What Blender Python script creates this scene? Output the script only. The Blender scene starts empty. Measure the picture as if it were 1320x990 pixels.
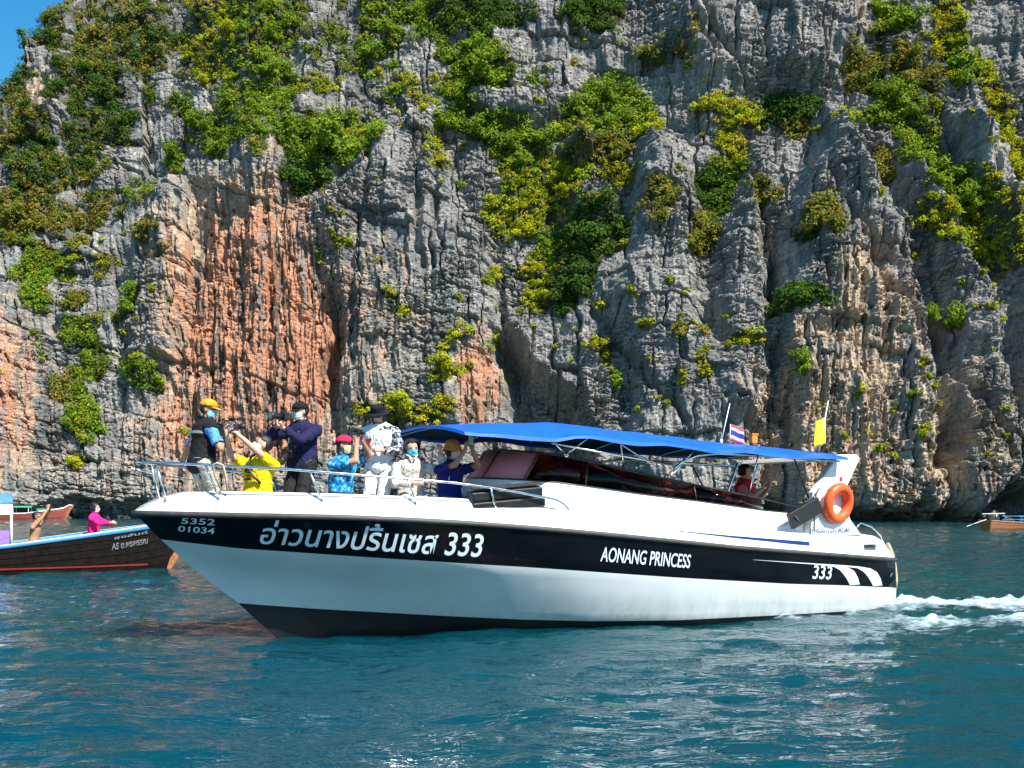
import bpy, bmesh, math, random
import numpy as np
from mathutils import Vector, Matrix
random.seed(7)
R = math.radians
scene = bpy.context.scene
COL = scene.collection

# ------------------------------------------------------------------ camera
cam_d = bpy.data.cameras.new('camera')
cam = bpy.data.objects.new('camera', cam_d); COL.objects.link(cam)
cam.location = (0, 0, 1.65); cam.rotation_euler = (R(90), 0, 0)
cam_d.sensor_width = 36; cam_d.lens = 36 * 1300 / 1320; cam_d.shift_y = 153 / 1320
cam_d.clip_start = 0.1; cam_d.clip_end = 6000
scene.camera = cam

# ------------------------------------------------------------------ sky, sun, exposure
SUN_DIR = Vector((0.42, -0.48, 0.77)).normalized()
world = bpy.data.worlds.new('World'); scene.world = world; world.use_nodes = True
nt = world.node_tree; nt.nodes.clear()
sky = nt.nodes.new('ShaderNodeTexSky'); sky.sky_type = 'NISHITA'; sky.sun_disc = False
sky.sun_elevation = math.asin(SUN_DIR.z); sky.sun_rotation = math.atan2(SUN_DIR.x, SUN_DIR.y)
sky.air_density = 1.0; sky.dust_density = 0.0; sky.ozone_density = 2.0
bg = nt.nodes.new('ShaderNodeBackground'); bg.inputs[1].default_value = 0.098
wo = nt.nodes.new('ShaderNodeOutputWorld')
hs = nt.nodes.new('ShaderNodeHueSaturation'); hs.inputs['Saturation'].default_value = 1.4; hs.inputs['Hue'].default_value = .487
nt.links.new(sky.outputs[0], hs.inputs['Color']); nt.links.new(hs.outputs[0], bg.inputs[0]); nt.links.new(bg.outputs[0], wo.inputs[0])
sun_d = bpy.data.lights.new('sun', 'SUN'); sun_d.energy = 5.0; sun_d.angle = R(0.53); sun_d.color = (1, .95, .87)
sun = bpy.data.objects.new('sun', sun_d); COL.objects.link(sun)
sun.rotation_euler = (-SUN_DIR).to_track_quat('-Z', 'Y').to_euler(); sun.location = (40, -50, 80)
vs = scene.view_settings
vs.view_transform = 'Standard'; vs.look = 'None'; vs.gamma = 1; vs.use_curve_mapping = False; vs.exposure = 1.0

# ------------------------------------------------------------------ helpers
def tag(o, label=None, cat=None, group=None, kind=None):
    if label: o['label'] = label
    if cat: o['category'] = cat
    if group: o['group'] = group
    if kind: o['kind'] = kind
    return o
def empty(name, loc=(0, 0, 0), rz=0.0, label=None, cat=None, group=None):
    o = bpy.data.objects.new(name, None); COL.objects.link(o)
    o.empty_display_size = 0.2
    o.location = loc; o.rotation_euler = (0, 0, rz)
    return tag(o, label, cat, group)
def link(name, me, mat=None, parent=None, smooth=False):
    o = bpy.data.objects.new(name, me); COL.objects.link(o)
    if mat is not None:
        for m in (mat if isinstance(mat, (list, tuple)) else [mat]): me.materials.append(m)
    if smooth: me.shade_smooth()
    if parent: o.parent = parent
    return o
def np_mesh(name, V, F, cols=None, smooth=False, mats=None):
    V = np.asarray(V, np.float32); F = np.asarray(F, np.int32); k = F.shape[1]
    me = bpy.data.meshes.new(name)
    me.vertices.add(len(V)); me.vertices.foreach_set('co', V.ravel())
    me.loops.add(F.size); me.loops.foreach_set('vertex_index', F.ravel())
    me.polygons.add(len(F)); me.polygons.foreach_set('loop_start', np.arange(0, F.size, k, dtype=np.int32))
    me.polygons.foreach_set('use_smooth', np.full(len(F), smooth, bool))
    if mats is not None: me.polygons.foreach_set('material_index', np.asarray(mats, np.int32))
    me.update(calc_edges=True)
    if cols is not None:
        for nm, c in cols.items():
            c = np.asarray(c, np.float32)
            if c.ndim == 1:
                at = me.attributes.new(nm, 'FLOAT', 'POINT'); at.data.foreach_set('value', c)
            else:
                at = me.attributes.new(nm, 'FLOAT_COLOR', 'POINT')
                cc = np.ones((len(V), 4), np.float32); cc[:, :3] = c; at.data.foreach_set('color', cc.ravel())
    return me
def grid_faces(nr, nc):
    i = np.arange(nr * nc).reshape(nr, nc)
    return np.stack([i[:-1, :-1], i[:-1, 1:], i[1:, 1:], i[1:, :-1]], -1).reshape(-1, 4)
class MB:
    """collects simple shapes; build() links them as ONE mesh object"""
    def __init__(s): s.v = []; s.f = []; s.m = []; s.cur = 0
    def add(s, V, F):
        b = len(s.v); s.v += [tuple(map(float, p)) for p in V]; s.f += [tuple(b + int(i) for i in q) for q in F]; s.m += [s.cur] * len(F); return s
    def box(s, c, d, M=None):
        V = [Vector((x * d[0] / 2, y * d[1] / 2, z * d[2] / 2)) for x in (-1, 1) for y in (-1, 1) for z in (-1, 1)]
        if M is not None: V = [M @ v for v in V]
        V = [v + Vector(c) for v in V]
        return s.add(V, [(0, 1, 3, 2), (4, 6, 7, 5), (0, 4, 5, 1), (2, 3, 7, 6), (0, 2, 6, 4), (1, 5, 7, 3)])
    def tube(s, pts, r, n=8, cap=True, closed=False):
        P = [Vector(p) for p in pts]; m = len(P)
        rr = r if isinstance(r, (list, tuple)) else [r] * m
        V = []; up = None
        for i, p in enumerate(P):
            if closed: d = (P[(i + 1) % m] - P[i - 1])
            else: d = (P[min(i + 1, m - 1)] - P[max(i - 1, 0)])
            d.normalize()
            if up is None: up = Vector((0, 0, 1)) if abs(d.z) < .9 else Vector((1, 0, 0))
            x = d.cross(up).normalized(); y = x.cross(d).normalized(); up = y
            for k in range(n):
                a = 2 * math.pi * k / n; V.append(p + rr[i] * (math.cos(a) * x + math.sin(a) * y))
        Fs = []
        for i in range(m if closed else m - 1):
            j = (i + 1) % m
            for k in range(n): Fs.append((i * n + k, i * n + (k + 1) % n, j * n + (k + 1) % n, j * n + k))
        if cap and not closed: Fs += [tuple(range(n - 1, -1, -1)), tuple((m - 1) * n + k for k in range(n))]
        return s.add(V, Fs)
    def loft(s, rings, cap=True, closed=True):
        n = len(rings[0]); V = [p for r in rings for p in r]; Fs = []
        for i in range(len(rings) - 1):
            for k in range(n if closed else n - 1):
                Fs.append((i * n + k, i * n + (k + 1) % n, (i + 1) * n + (k + 1) % n, (i + 1) * n + k))
        if cap: Fs += [tuple(range(n - 1, -1, -1)), tuple((len(rings) - 1) * n + k for k in range(n))]
        return s.add(V, Fs)
    def prism(s, poly, h0, h1, f):
        """poly: 2D outline; f(u, v, h) -> 3D"""
        n = len(poly); V = [f(u, v, h0) for u, v in poly] + [f(u, v, h1) for u, v in poly]
        return s.add(V, [tuple(range(n - 1, -1, -1)), tuple(range(n, 2 * n))] + [(i, (i + 1) % n, n + (i + 1) % n, n + i) for i in range(n)])
    def ball(s, c, r, nu=14, nv=9, M=None):
        rx, ry, rz = r if isinstance(r, (list, tuple)) else (r, r, r); rings = []
        V = []; Fs = []
        for j in range(nv + 1):
            th = math.pi * j / nv
            for i in range(nu):
                ph = 2 * math.pi * i / nu
                v = Vector((rx * math.sin(th) * math.cos(ph), ry * math.sin(th) * math.sin(ph), rz * math.cos(th)))
                V.append((M @ v if M is not None else v) + Vector(c))
        for j in range(nv):
            for i in range(nu): Fs.append((j * nu + i, (j + 1) * nu + i, (j + 1) * nu + (i + 1) % nu, j * nu + (i + 1) % nu))
        return s.add(V, Fs)
    def build(s, name, mat=None, parent=None, smooth=False, angle=None):
        me = bpy.data.meshes.new(name); me.from_pydata(s.v, [], s.f)
        bm = bmesh.new(); bm.from_mesh(me)
        bmesh.ops.remove_doubles(bm, verts=bm.verts, dist=1e-5)
        bmesh.ops.recalc_face_normals(bm, faces=bm.faces); bm.to_mesh(me); bm.free()
        o = link(name, me, mat, parent, smooth)
        if len(set(s.m)) > 1 and len(me.polygons) == len(s.m): me.polygons.foreach_set('material_index', s.m)
        if angle is not None: me.shade_smooth(); me.set_sharp_from_angle(angle=R(angle))
        return o
def copy_tree(o, parent=None):
    c = o.copy(); COL.objects.link(c); c.parent = parent
    for ch in o.children: copy_tree(ch, c)
    return c

# ------------------------------------------------------------------ materials
def newmat(name):
    m = bpy.data.materials.new(name); m.use_nodes = True; n = m.node_tree
    return m, n, n.nodes['Principled BSDF']
def ramp(n, fac, stops):
    r = n.nodes.new('ShaderNodeValToRGB'); e = r.color_ramp.elements
    while len(e) < len(stops): e.new(.5)
    for q, (p, c) in zip(e, stops): q.position = p; q.color = (*c, 1) if len(c) == 3 else c
    n.links.new(fac, r.inputs[0]); return r
def texnoise(n, scale, detail=4, rough=.55, vec=None, dims='3D'):
    t = n.nodes.new('ShaderNodeTexNoise'); t.inputs['Scale'].default_value = scale
    t.inputs['Detail'].default_value = detail; t.inputs['Roughness'].default_value = rough
    if vec is not None: n.links.new(vec, t.inputs['Vector'])
    return t
def texcoord(n, out='Object', scale=None):
    c = n.nodes.new('ShaderNodeTexCoord')
    if scale is None: return c.outputs[out]
    mp = n.nodes.new('ShaderNodeMapping'); mp.inputs['Scale'].default_value = scale
    n.links.new(c.outputs[out], mp.inputs['Vector']); return mp.outputs[0]
def bump(n, b, height, strength, dist):
    u = n.nodes.new('ShaderNodeBump'); u.inputs['Strength'].default_value = strength; u.inputs['Distance'].default_value = dist
    n.links.new(height, u.inputs['Height']); n.links.new(u.outputs[0], b.inputs['Normal']); return u
def paint(name, col, rough=.4, metal=0.0, var=.12, scale=6, bumpd=0.0, coat=0.0, spec=.5):
    """plain surface with slight procedural variation in colour and gloss"""
    m, n, b = newmat(name)
    t = texnoise(n, scale, 5, .6, texcoord(n))
    lo = tuple(max(0, c * (1 - var)) for c in col); hi = tuple(min(1, c * (1 + var)) for c in col)
    r = ramp(n, t.outputs[0], [(.3, lo), (.7, hi)])
    n.links.new(r.outputs[0], b.inputs['Base Color'])
    r2 = ramp(n, t.outputs[0], [(.3, (max(0, rough - .06),) * 3), (.7, (min(1, rough + .08),) * 3)])
    n.links.new(r2.outputs[0], b.inputs['Roughness'])
    b.inputs['Metallic'].default_value = metal; b.inputs['Coat Weight'].default_value = coat
    b.inputs['Specular IOR Level'].default_value = spec
    if bumpd: bump(n, b, texnoise(n, scale * 8, 3, .6, texcoord(n)).outputs[0], .6, bumpd)
    return m

# ------------------------------------------------------------------ noise
_rg = np.random.RandomState(11)
_P = _rg.permutation(4096).astype(np.int32); _A = _rg.rand(4096) * 2 * np.pi
_GX = np.cos(_A).astype(np.float32); _GY = np.sin(_A).astype(np.float32); _H = _rg.rand(4096).astype(np.float32)
def hsh(ix, iy, seed=0): return _H[_P[(ix + _P[(iy + seed * 131) & 4095]) & 4095]]
def pn(x, y, seed=0):
    x = np.asarray(x, np.float32); y = np.asarray(y, np.float32)
    x0 = np.floor(x); y0 = np.floor(y); fx = x - x0; fy = y - y0; ix = x0.astype(np.int32); iy = y0.astype(np.int32)
    u = fx * fx * fx * (fx * (fx * 6 - 15) + 10); v = fy * fy * fy * (fy * (fy * 6 - 15) + 10)
    pa = _P[(iy + seed * 131) & 4095]; pb = _P[(iy + 1 + seed * 131) & 4095]
    def g(p, dx, dxx, dyy):
        k = _P[(ix + dx + p) & 4095]; return _GX[k] * dxx + _GY[k] * dyy
    a = g(pa, 0, fx, fy); b = g(pa, 1, fx - 1, fy); c = g(pb, 0, fx, fy - 1); d = g(pb, 1, fx - 1, fy - 1)
    return ((a + u * (b - a)) * (1 - v) + (c + u * (d - c)) * v) * 1.5
def fbm(x, y, o=4, seed=0, gain=.5):
    s = 0; a = 1.0; t = 0
    for k in range(o): s = s + a * pn(x * 2 ** k, y * 2 ** k, seed + k); t += a; a *= gain
    return s / t * 1.3
def ridged(x, y, o=3, seed=0):
    s = 0; a = 1.0; t = 0
    for k in range(o): s = s + a * (1 - np.abs(pn(x * 2 ** k, y * 2 ** k, seed + k)) * 1.6); t += a; a *= .5
    return s / t
def sstep(a, b, x):
    t = np.clip((x - a) / (b - a), 0, 1); return t * t * (3 - 2 * t)
# ================================================================== WATER
def wave_h(x, y):
    """ripples and chop of the bay, metres"""
    d = np.sqrt(x * x + y * y)
    h = .060 * pn(x * .30 + 3, y * .55, 21) + .048 * fbm(x * .75 + .25 * y, y * 1.55, 2, 22)
    h = h + .030 * fbm(x * 2.1 - .3 * y, y * 4.0, 2, 25) * np.clip(30 / (d + 1), 0, 1)
    return h
ys = np.concatenate([np.linspace(-60, 3.0, 24), 3.0 * (70 / 3.0) ** np.linspace(.004, 1, 400), np.linspace(74, 130, 30)])
xf = np.linspace(-1, 1, 350)
half = np.clip(np.abs(ys) * .62 + 5, 14, 200)
X = xf[None, :] * half[:, None]; Y = np.repeat(ys[:, None], len(xf), 1)
Z = wave_h(X.ravel(), Y.ravel()).reshape(X.shape)
edge = np.maximum(np.abs(xf)[None, :], 0)
Z = Z * (1 - sstep(.93, 1, edge)) * (1 - sstep(100, 128, Y)) * sstep(-55, -30, Y)
nr, nc = X.shape
Vw = np.stack([X, Y, Z], -1).reshape(-1, 3); Fw = grid_faces(nr, nc)
# apron out to the horizon, joined edge to edge with the rippled patch
ring = np.concatenate([np.arange(nc), np.arange(1, nr) * nc + nc - 1, (nr - 1) * nc + np.arange(nc - 2, -1, -1), np.arange(nr - 2, 0, -1) * nc])
pr = Vw[ring]; ang = np.arctan2(pr[:, 1] - 35, pr[:, 0])
outer = np.stack([3500 * np.cos(ang), 35 + 3500 * np.sin(ang), np.zeros(len(ang))], -1)
b0 = len(Vw); k = np.arange(len(ring)); kn = (k + 1) % len(ring)
Fo = np.stack([ring[k], b0 + k, b0 + kn, ring[kn]], -1)
me = np_mesh('water', np.concatenate([Vw, outer]), np.concatenate([Fw, Fo]), smooth=True)
m, n, b = newmat('sea_water')
m.node_tree.nodes['Principled BSDF'].subsurface_method = 'BURLEY'; b.inputs['Subsurface Weight'].default_value = 1.0; b.inputs['Subsurface Radius'].default_value = (1, 1, 1); b.inputs['Subsurface Scale'].default_value = 1.6
b.inputs['Roughness'].default_value = .035; b.inputs['IOR'].default_value = 1.33
tc = texcoord(n)
cn = texnoise(n, .05, 3, .5, tc)
cr = ramp(n, cn.outputs[0], [(.35, (.0008, .037, .057)), (.65, (.0017, .050, .054))])
n.links.new(cr.outputs[0], b.inputs['Base Color'])
w1 = texnoise(n, 1.0, 4, .6, texcoord(n, 'Object', (1.6, 3.6, 1)))
w2 = texnoise(n, 1.0, 3, .55, texcoord(n, 'Object', (6, 13, 1)))
ad = n.nodes.new('ShaderNodeMath'); ad.operation = 'MULTIPLY_ADD'; ad.inputs[1].default_value = .30
n.links.new(w2.outputs[0], ad.inputs[0]); n.links.new(w1.outputs[0], ad.inputs[2])
bump(n, b, ad.outputs[0], 1.0, .055)
water = tag(link('water', me, m), kind='structure')
# ================================================================== CLIFF
FPX = 1300.0
def poly_sd(px, py, poly):
    """signed distance to an outline, positive inside"""
    d = np.full(px.shape, 1e9, np.float32); ins = np.zeros(px.shape, bool)
    n_ = len(poly)
    for i in range(n_):
        x1, y1 = poly[i]; x2, y2 = poly[(i + 1) % n_]
        ex, ey = x2 - x1, y2 - y1
        t = np.clip(((px - x1) * ex + (py - y1) * ey) / (ex * ex + ey * ey), 0, 1)
        d = np.minimum(d, (px - x1 - t * ex) ** 2 + (py - y1 - t * ey) ** 2)
        c = ((y1 > py) != (y2 > py)) & (px < (x2 - x1) * (py - y1) / (y2 - y1 + 1e-9) + x1)
        ins ^= c
    d = np.sqrt(d); return np.where(ins, d, -d)
# the wall is laid out on a chart: a across (13 units to the metre at 100 m), e up the wall
def y_macro(a, e):
    h = (668 - e) / 13.0
    y = np.interp(a, [-400, 0, 300, 600, 900, 1200, 1500, 1700], [116, 107, 103, 100, 95, 89, 84, 80])
    y = y + np.interp(a, [-400, 0, 150, 235, 330, 430, 600, 800, 1000, 1300, 1700], [.58, .55, .55, .45, .20, .22, .26, .32, .30, .30, .32]) * h
    y = y + .42 * np.clip(h - 34, 0, 30) * np.interp(a, [150, 300, 480, 620], [0, 1, .7, 0])
    return y
da = 1.45
A1 = np.arange(-230, 1560, da)
top = np.interp(A1, [-400, -230, -120, 0, 25, 40, 60, 90, 150, 300, 600, 1000, 1600], [520, 400, 300, 118, 95, 50, 22, -8, -60, -150, -230, -270, -260])
top = top + 14 * fbm(A1 / 30, A1 * 0, 3, 77)
mt = np.maximum(top, -25)
NM, NE = 525, 40
r1 = np.linspace(0, 1, NM)[:, None]; r2 = np.linspace(0, 1, NE + 1)[1:, None]
base_e = 648 + 3.0 * FPX / y_macro(A1, np.full_like(A1, 690))
E1 = base_e[None] + (mt - base_e)[None] * r1
E2 = mt[None] + (top - mt)[None] * np.clip(r2 / .6, 0, 1)
back = np.concatenate([np.zeros((NM, len(A1))), np.repeat(np.clip((r2 - .6) / .4, 0, 1) * 70, len(A1), 1)])
ee = np.concatenate([E1, E2]); aa = np.repeat(A1[None], ee.shape[0], 0)
shp = ee.shape
a_ = aa.ravel().astype(np.float32); e_ = ee.ravel().astype(np.float32)
Ym = y_macro(a_, e_)
u = a_ / 13; v = (668 - e_) / 13
wa = a_ + 16 * fbm(u * .12, v * .12, 3, 1) + 5 * fbm(u * .7, v * .7, 2, 2)
we = e_ + 16 * fbm(u * .12 + 40, v * .12, 3, 3) + 6 * fbm(u * .7, v * .7 + 9, 2, 4)
disp = np.zeros_like(a_)
BUT = [  # outline, metres proud, edge softness (chart units)
    ([(1068, 128), (1110, 190), (1165, 290), (1195, 420), (1215, 690), (995, 690), (985, 420), (1003, 330), (1030, 220)], 3.8, 34),
    ([(965, 205), (985, 290), (992, 420), (985, 560), (915, 560), (925, 330), (950, 250)], 2.8, 26),
    ([(1165, 185), (1205, 235), (1262, 360), (1305, 480), (1330, 690), (1218, 690), (1207, 420), (1178, 300), (1150, 240)], 3.0, 30),
    ([(1255, 110), (1292, 200), (1330, 280), (1400, 420), (1420, 690), (1335, 690), (1300, 420), (1282, 330), (1240, 250), (1225, 160)], 2.6, 28),
    ([(1340, 120), (1420, 200), (1560, 300), (1600, 690), (1425, 690), (1405, 420), (1335, 270)], 3.0, 28),
    ([(840, 150), (880, 190), (905, 300), (915, 420), (975, 560), (1000, 690), (785, 690), (812, 500), (770, 400), (795, 290), (820, 210)], 3.2, 34),
    ([(500, 130), (560, 150), (585, 230), (640, 300), (660, 380), (630, 470), (640, 690), (440, 690), (445, 420), (395, 300), (440, 215)], 2.4, 30),
    ([(745, 175), (772, 185), (768, 210), (722, 205), (716, 188)], 2.2, 12),
    ([(752, 228), (782, 250), (775, 290), (728, 290), (724, 245)], 2.4, 14),
    ([(610, 118), (700, 105), (720, 150), (660, 160), (605, 148)], 2.0, 16),
    ([(330, 195), (400, 205), (428, 300), (425, 420), (330, 400), (240, 330), (250, 250)], .5, 26),
    ([(205, 235), (240, 230), (262, 330), (232, 470), (170, 520), (150, 420), (180, 300)], 2.6, 26),
    ([(-60, 380), (20, 360), (40, 470), (60, 690), (-120, 690)], 3.0, 30),
    ([(40, 60), (100, 75), (95, 160), (40, 190), (28, 120)], 2.0, 18),
    ([(880, -80), (1115, -80), (1120, 60), (1060, 110), (900, 120), (850, 60)], 2.2, 30),
]
for poly, amt, soft in BUT:
    P_ = np.array(poly); q = np.where((wa > P_[:, 0].min() - soft) & (wa < P_[:, 0].max() + soft) & (we > P_[:, 1].min() - soft) & (we < P_[:, 1].max() + soft))[0]
    sd = poly_sd(wa[q], we[q], poly)
    disp[q] += 1.1 * amt * sstep(-.25 * soft, soft, sd)
def blob(cx, cy, rx, ry, rot=0, ax=None, ay=None):
    x = (wa if ax is None else ax) - cx; y = (we if ay is None else ay) - cy; c, s = math.cos(rot), math.sin(rot)
    return np.exp(-(((x * c + y * s) / rx) ** 2 + ((-x * s + y * c) / ry) ** 2) ** 1.5)
# hollows: the big shaded alcove, gullies, dark clefts
sd = poly_sd(wa, we, [(628, 415), (668, 425), (700, 470), (745, 505), (775, 560), (770, 690), (690, 690), (668, 600), (650, 520)])
disp -= 6.5 * sstep(-3, 26, sd)
for cx, cy, rx, ry, rot, dep in [(432, 460, 10, 75, 0, 2.6), (700, 300, 45, 90, .35, 1.6), (800, 110, 60, 50, 0, 1.5), (1120, 350, 22, 18, 0, 1.8), (1212, 575, 16, 38, .3, 2.6),
                                 (818, 640, 30, 26, 0, 3), (545, 300, 8, 50, 0, .9), (905, 60, 6, 26, -.5, 1.6), (1305, 640, 32, 24, 0, 4.5), (62, 118, 10, 6, 0, .8),
                                 (1235, 470, 18, 24, .2, 1.2), (300, 585, 40, 30, 0, .8), (1055, 375, 7, 7, 0, 1.2), (930, 235, 20, 60, .5, 1.4), (1060, 440, 26, 10, 0, 1.0)]:
    disp -= dep * blob(cx, cy, rx, ry, rot)
# fracture lines running across several buttresses
for (x1, y1), (x2, y2), dep, w in [((1060, 230), (1175, 470), 1.5, 5), ((1150, 330), (1290, 600), 1.4, 5), ((770, 410), (880, 560), 1.2, 4), ((640, 300), (655, 430), 1.0, 5), ((985, 250), (1000, 420), 1.3, 5),
                                   ((900, 20), (935, 80), 1.2, 4), ((1180, 60), (1240, 230), 1.3, 6), ((470, 200), (455, 420), 1.0, 5), ((560, 180), (575, 330), .8, 4), ((205, 300), (150, 480), 1.2, 6), ((1195, 330), (1235, 480), 1.2, 4)]:
    ex, ey = x2 - x1, y2 - y1; t = np.clip(((wa - x1) * ex + (we - y1) * ey) / (ex * ex + ey * ey), 0, 1)
    disp -= dep * np.exp(-((wa - x1 - t * ex) ** 2 + (we - y1 - t * ey) ** 2) / w ** 2)
# rock kinds
orange = np.clip(1.15 * blob(318, 410, 105, 190) + .9 * blob(385, 470, 45, 130) + .9 * blob(618, 500, 34, 75) + .55 * blob(240, 560, 60, 80) + .7 * blob(10, 520, 45, 120) + .25 * blob(480, 470, 60, 150)
                 + .35 * blob(1010, 540, 75, 110) + .25 * blob(1150, 600, 160, 60), 0, 1)
tan = np.clip(.75 * blob(1095, 520, 80, 150) + .8 * blob(1110, 385, 50, 75) + .5 * blob(1235, 560, 65, 110) + .6 * blob(1000, 570, 65, 90) + .4 * blob(1160, 620, 170, 45) + .7 * blob(60, 140, 25, 40)
              + .4 * blob(470, 480, 70, 140) + .3 * blob(90, 600, 90, 60) + .6 * blob(300, 560, 120, 70) + .35 * blob(1100, 30, 26, 50), 0, 1)
warm = np.clip(orange + tan, 0, 1)
# vertical flutes and dripstone
fl = ridged(u * .55 + .5 * fbm(u * .2, v * .1, 2, 31), v * .055, 3, 30)
ff = ridged(u * 2.0 + .35 * fbm(u * .6, v * .3, 2, 34), v * .22, 3, 35)
disp += (fl - .6) * (.4 + .8 * warm) + (ff - .6) * (.12 + .5 * orange + .2 * tan)
# bedded, jointed limestone: blocks with open joints, three sizes
def blocks(hh, ww, tilt, seed, amp, crack, cw):
    uu = u + .55 * fbm(u * .35, v * .35, 3, seed); vv = v + tilt * u + 1.1 * fbm(u * .10, v * .16, 3, seed + 3) + .22 * fbm(u * .9, v * .9, 2, seed + 5)
    vv = vv / hh + .35 * pn(vv * .5 / hh, vv * 0 + .5, seed + 6)
    L = np.floor(vv).astype(np.int32); fv = vv - L
    uu = uu / ww * (.6 + .9 * hsh(L, L * 0 + 7, seed)) + 17 * hsh(L, L * 0, seed + 1)
    uu = uu + .25 * (fv - .5) * (hsh(L, L * 0 + 3, seed) - .5)
    B = np.floor(uu).astype(np.int32); fu = uu - B
    o = hsh(B, L, seed + 2); keep = hsh(B + 5, L + 9, seed + 4)
    dv = np.minimum(fv, 1 - fv) * hh; du = np.minimum(fu, 1 - fu) * ww
    du = np.where(keep > .45, du, 9.0)
    jd = np.minimum(dv * (1 + 1.2 * keep), du)
    return amp * (o - .5) + amp * .7 * (fv - .5) * (keep - .3) - crack * np.exp(-(jd / cw) ** 2)
gm = np.clip(1 - .75 * orange - .4 * tan, .12, 1)
patch = sstep(-.25, .35, fbm(u * .11, v * .11, 2, 61))
slab = sstep(-.15, .3, fbm(u * .16 + 30, v * .09, 3, 65)); calm = (.25 + .75 * patch) * (1 - .7 * slab)
disp += gm * (.9 * blocks(3.0, 4.4, .10, 40, 1.3, .55, .16) + calm * blocks(1.05, 2.6, .11, 50, .66, .55, .10) + calm * blocks(.46, 1.25, .12, 60, .34, .32, .06)) + (.35 + .65 * slab) * blocks(9.0, 2.9, .25, 66, 1.2, .7, .17)
ROUGH = np.clip(gm * calm * 1.3, .08, 1)
disp += .8 * fbm(u * .22, v * .22, 3, 70) + .16 * fbm(u * 1.1, v * .8, 4, 74) + .16 * (ridged(u * .8, v * .8, 3, 79) - .6) + .12 * fbm(u * 3.2, v * 3.2, 2, 83)
pit = fbm(u * 1.3, v * 1.0, 3, 88); disp -= 1.1 * warm * sstep(.38, .62, pit)
# sea notch at the waterline
zz = 1.65 + (648 - e_) / FPX * Ym
nz = np.interp(a_, [-300, 0, 60, 120, 200, 600, 1000, 1120, 1250, 1330, 1600], [1.0, .6, 1.9, 2.2, 1.7, 1.5, 1.3, 1.4, 1.5, 2.6, 2.2]) + .9 * fbm(u * .35, u * 0, 3, 90)
disp -= 2.7 * (1 - sstep(-.9, .35, zz - nz))
disp += .5 * sstep(.2, 1.6, zz - nz) * (1 - sstep(2, 7, zz - nz))
bk = back.ravel()
fade = 1 - np.clip(bk / 15, 0, 1)
Yc = Ym - disp * fade + bk
Xc = (a_ - 660) / FPX * Ym; Zc = zz + .06 * bk + .25 * disp * fade * sstep(2, 8, zz)
CV = np.stack([Xc, Yc, Zc], -1)

# ---- colour of the rock itself
def mixc(c, t, col): return c + t[:, None] * (np.array(col, np.float32) - c)
cbig = fbm(u * .13, v * .10, 4, 100); cmid = fbm(u * .8, v * .5, 4, 104); st = fbm(u * 1.3 + .4 * cbig, v * .06, 4, 108); st2 = fbm(u * 3.2, v * .12, 3, 112)
c = np.tile(np.array([.150, .152, .153], np.float32), (len(u), 1))
c = mixc(c, sstep(-.5, .5, cmid), (.232, .228, .218))
c = mixc(c, .7 * sstep(.05, .5, cbig), (.105, .108, .112))
c = mixc(c, .6 * sstep(.12, .5, -cbig), (.27, .262, .245))
tn = np.clip(tan * 1.2 + .40 * fbm(u * .3, v * .2, 4, 116) - .12, 0, 1) * sstep(-.25, .2, cmid + .5 * tan)
c = mixc(c, .9 * tn, (.40, .295, .20))
og = np.clip(orange * 1.2 + 1.0 * st + .3 * cmid - .34, 0, 1)
c = mixc(c, .8 * sstep(.1, .6, orange + .5 * cmid), (.36, .27, .19))
c = mixc(c, sstep(.2, .7, og), (.38, .180, .105))
c = mixc(c, .75 * sstep(.25, .6, st2 + .3 * cmid) * og, (.50, .36, .25))
c = mixc(c, .8 * sstep(.12, .5, st) * np.clip(.25 + warm, 0, 1), (.165, .168, .168))
c = mixc(c, .85 * sstep(.22, .42, -st + .35 * st2) * np.clip(.35 + .5 * warm, 0, 1), (.050, .050, .052))
c = mixc(c, .55 * sstep(.3, .65, fbm(u * 1.6, v * .1, 3, 120)) * (1 - orange), (.36, .345, .31))
spot = fbm(u * 4, v * 4, 2, 124); c = c * (1 + .35 * spot[:, None])
c = mixc(c, .8 * (1 - sstep(.2, 1.3, zz)), (.05, .048, .04))
ROCKC = np.clip(c * np.array([1.74, 1.69, 1.61], np.float32), .01, .8)
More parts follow.
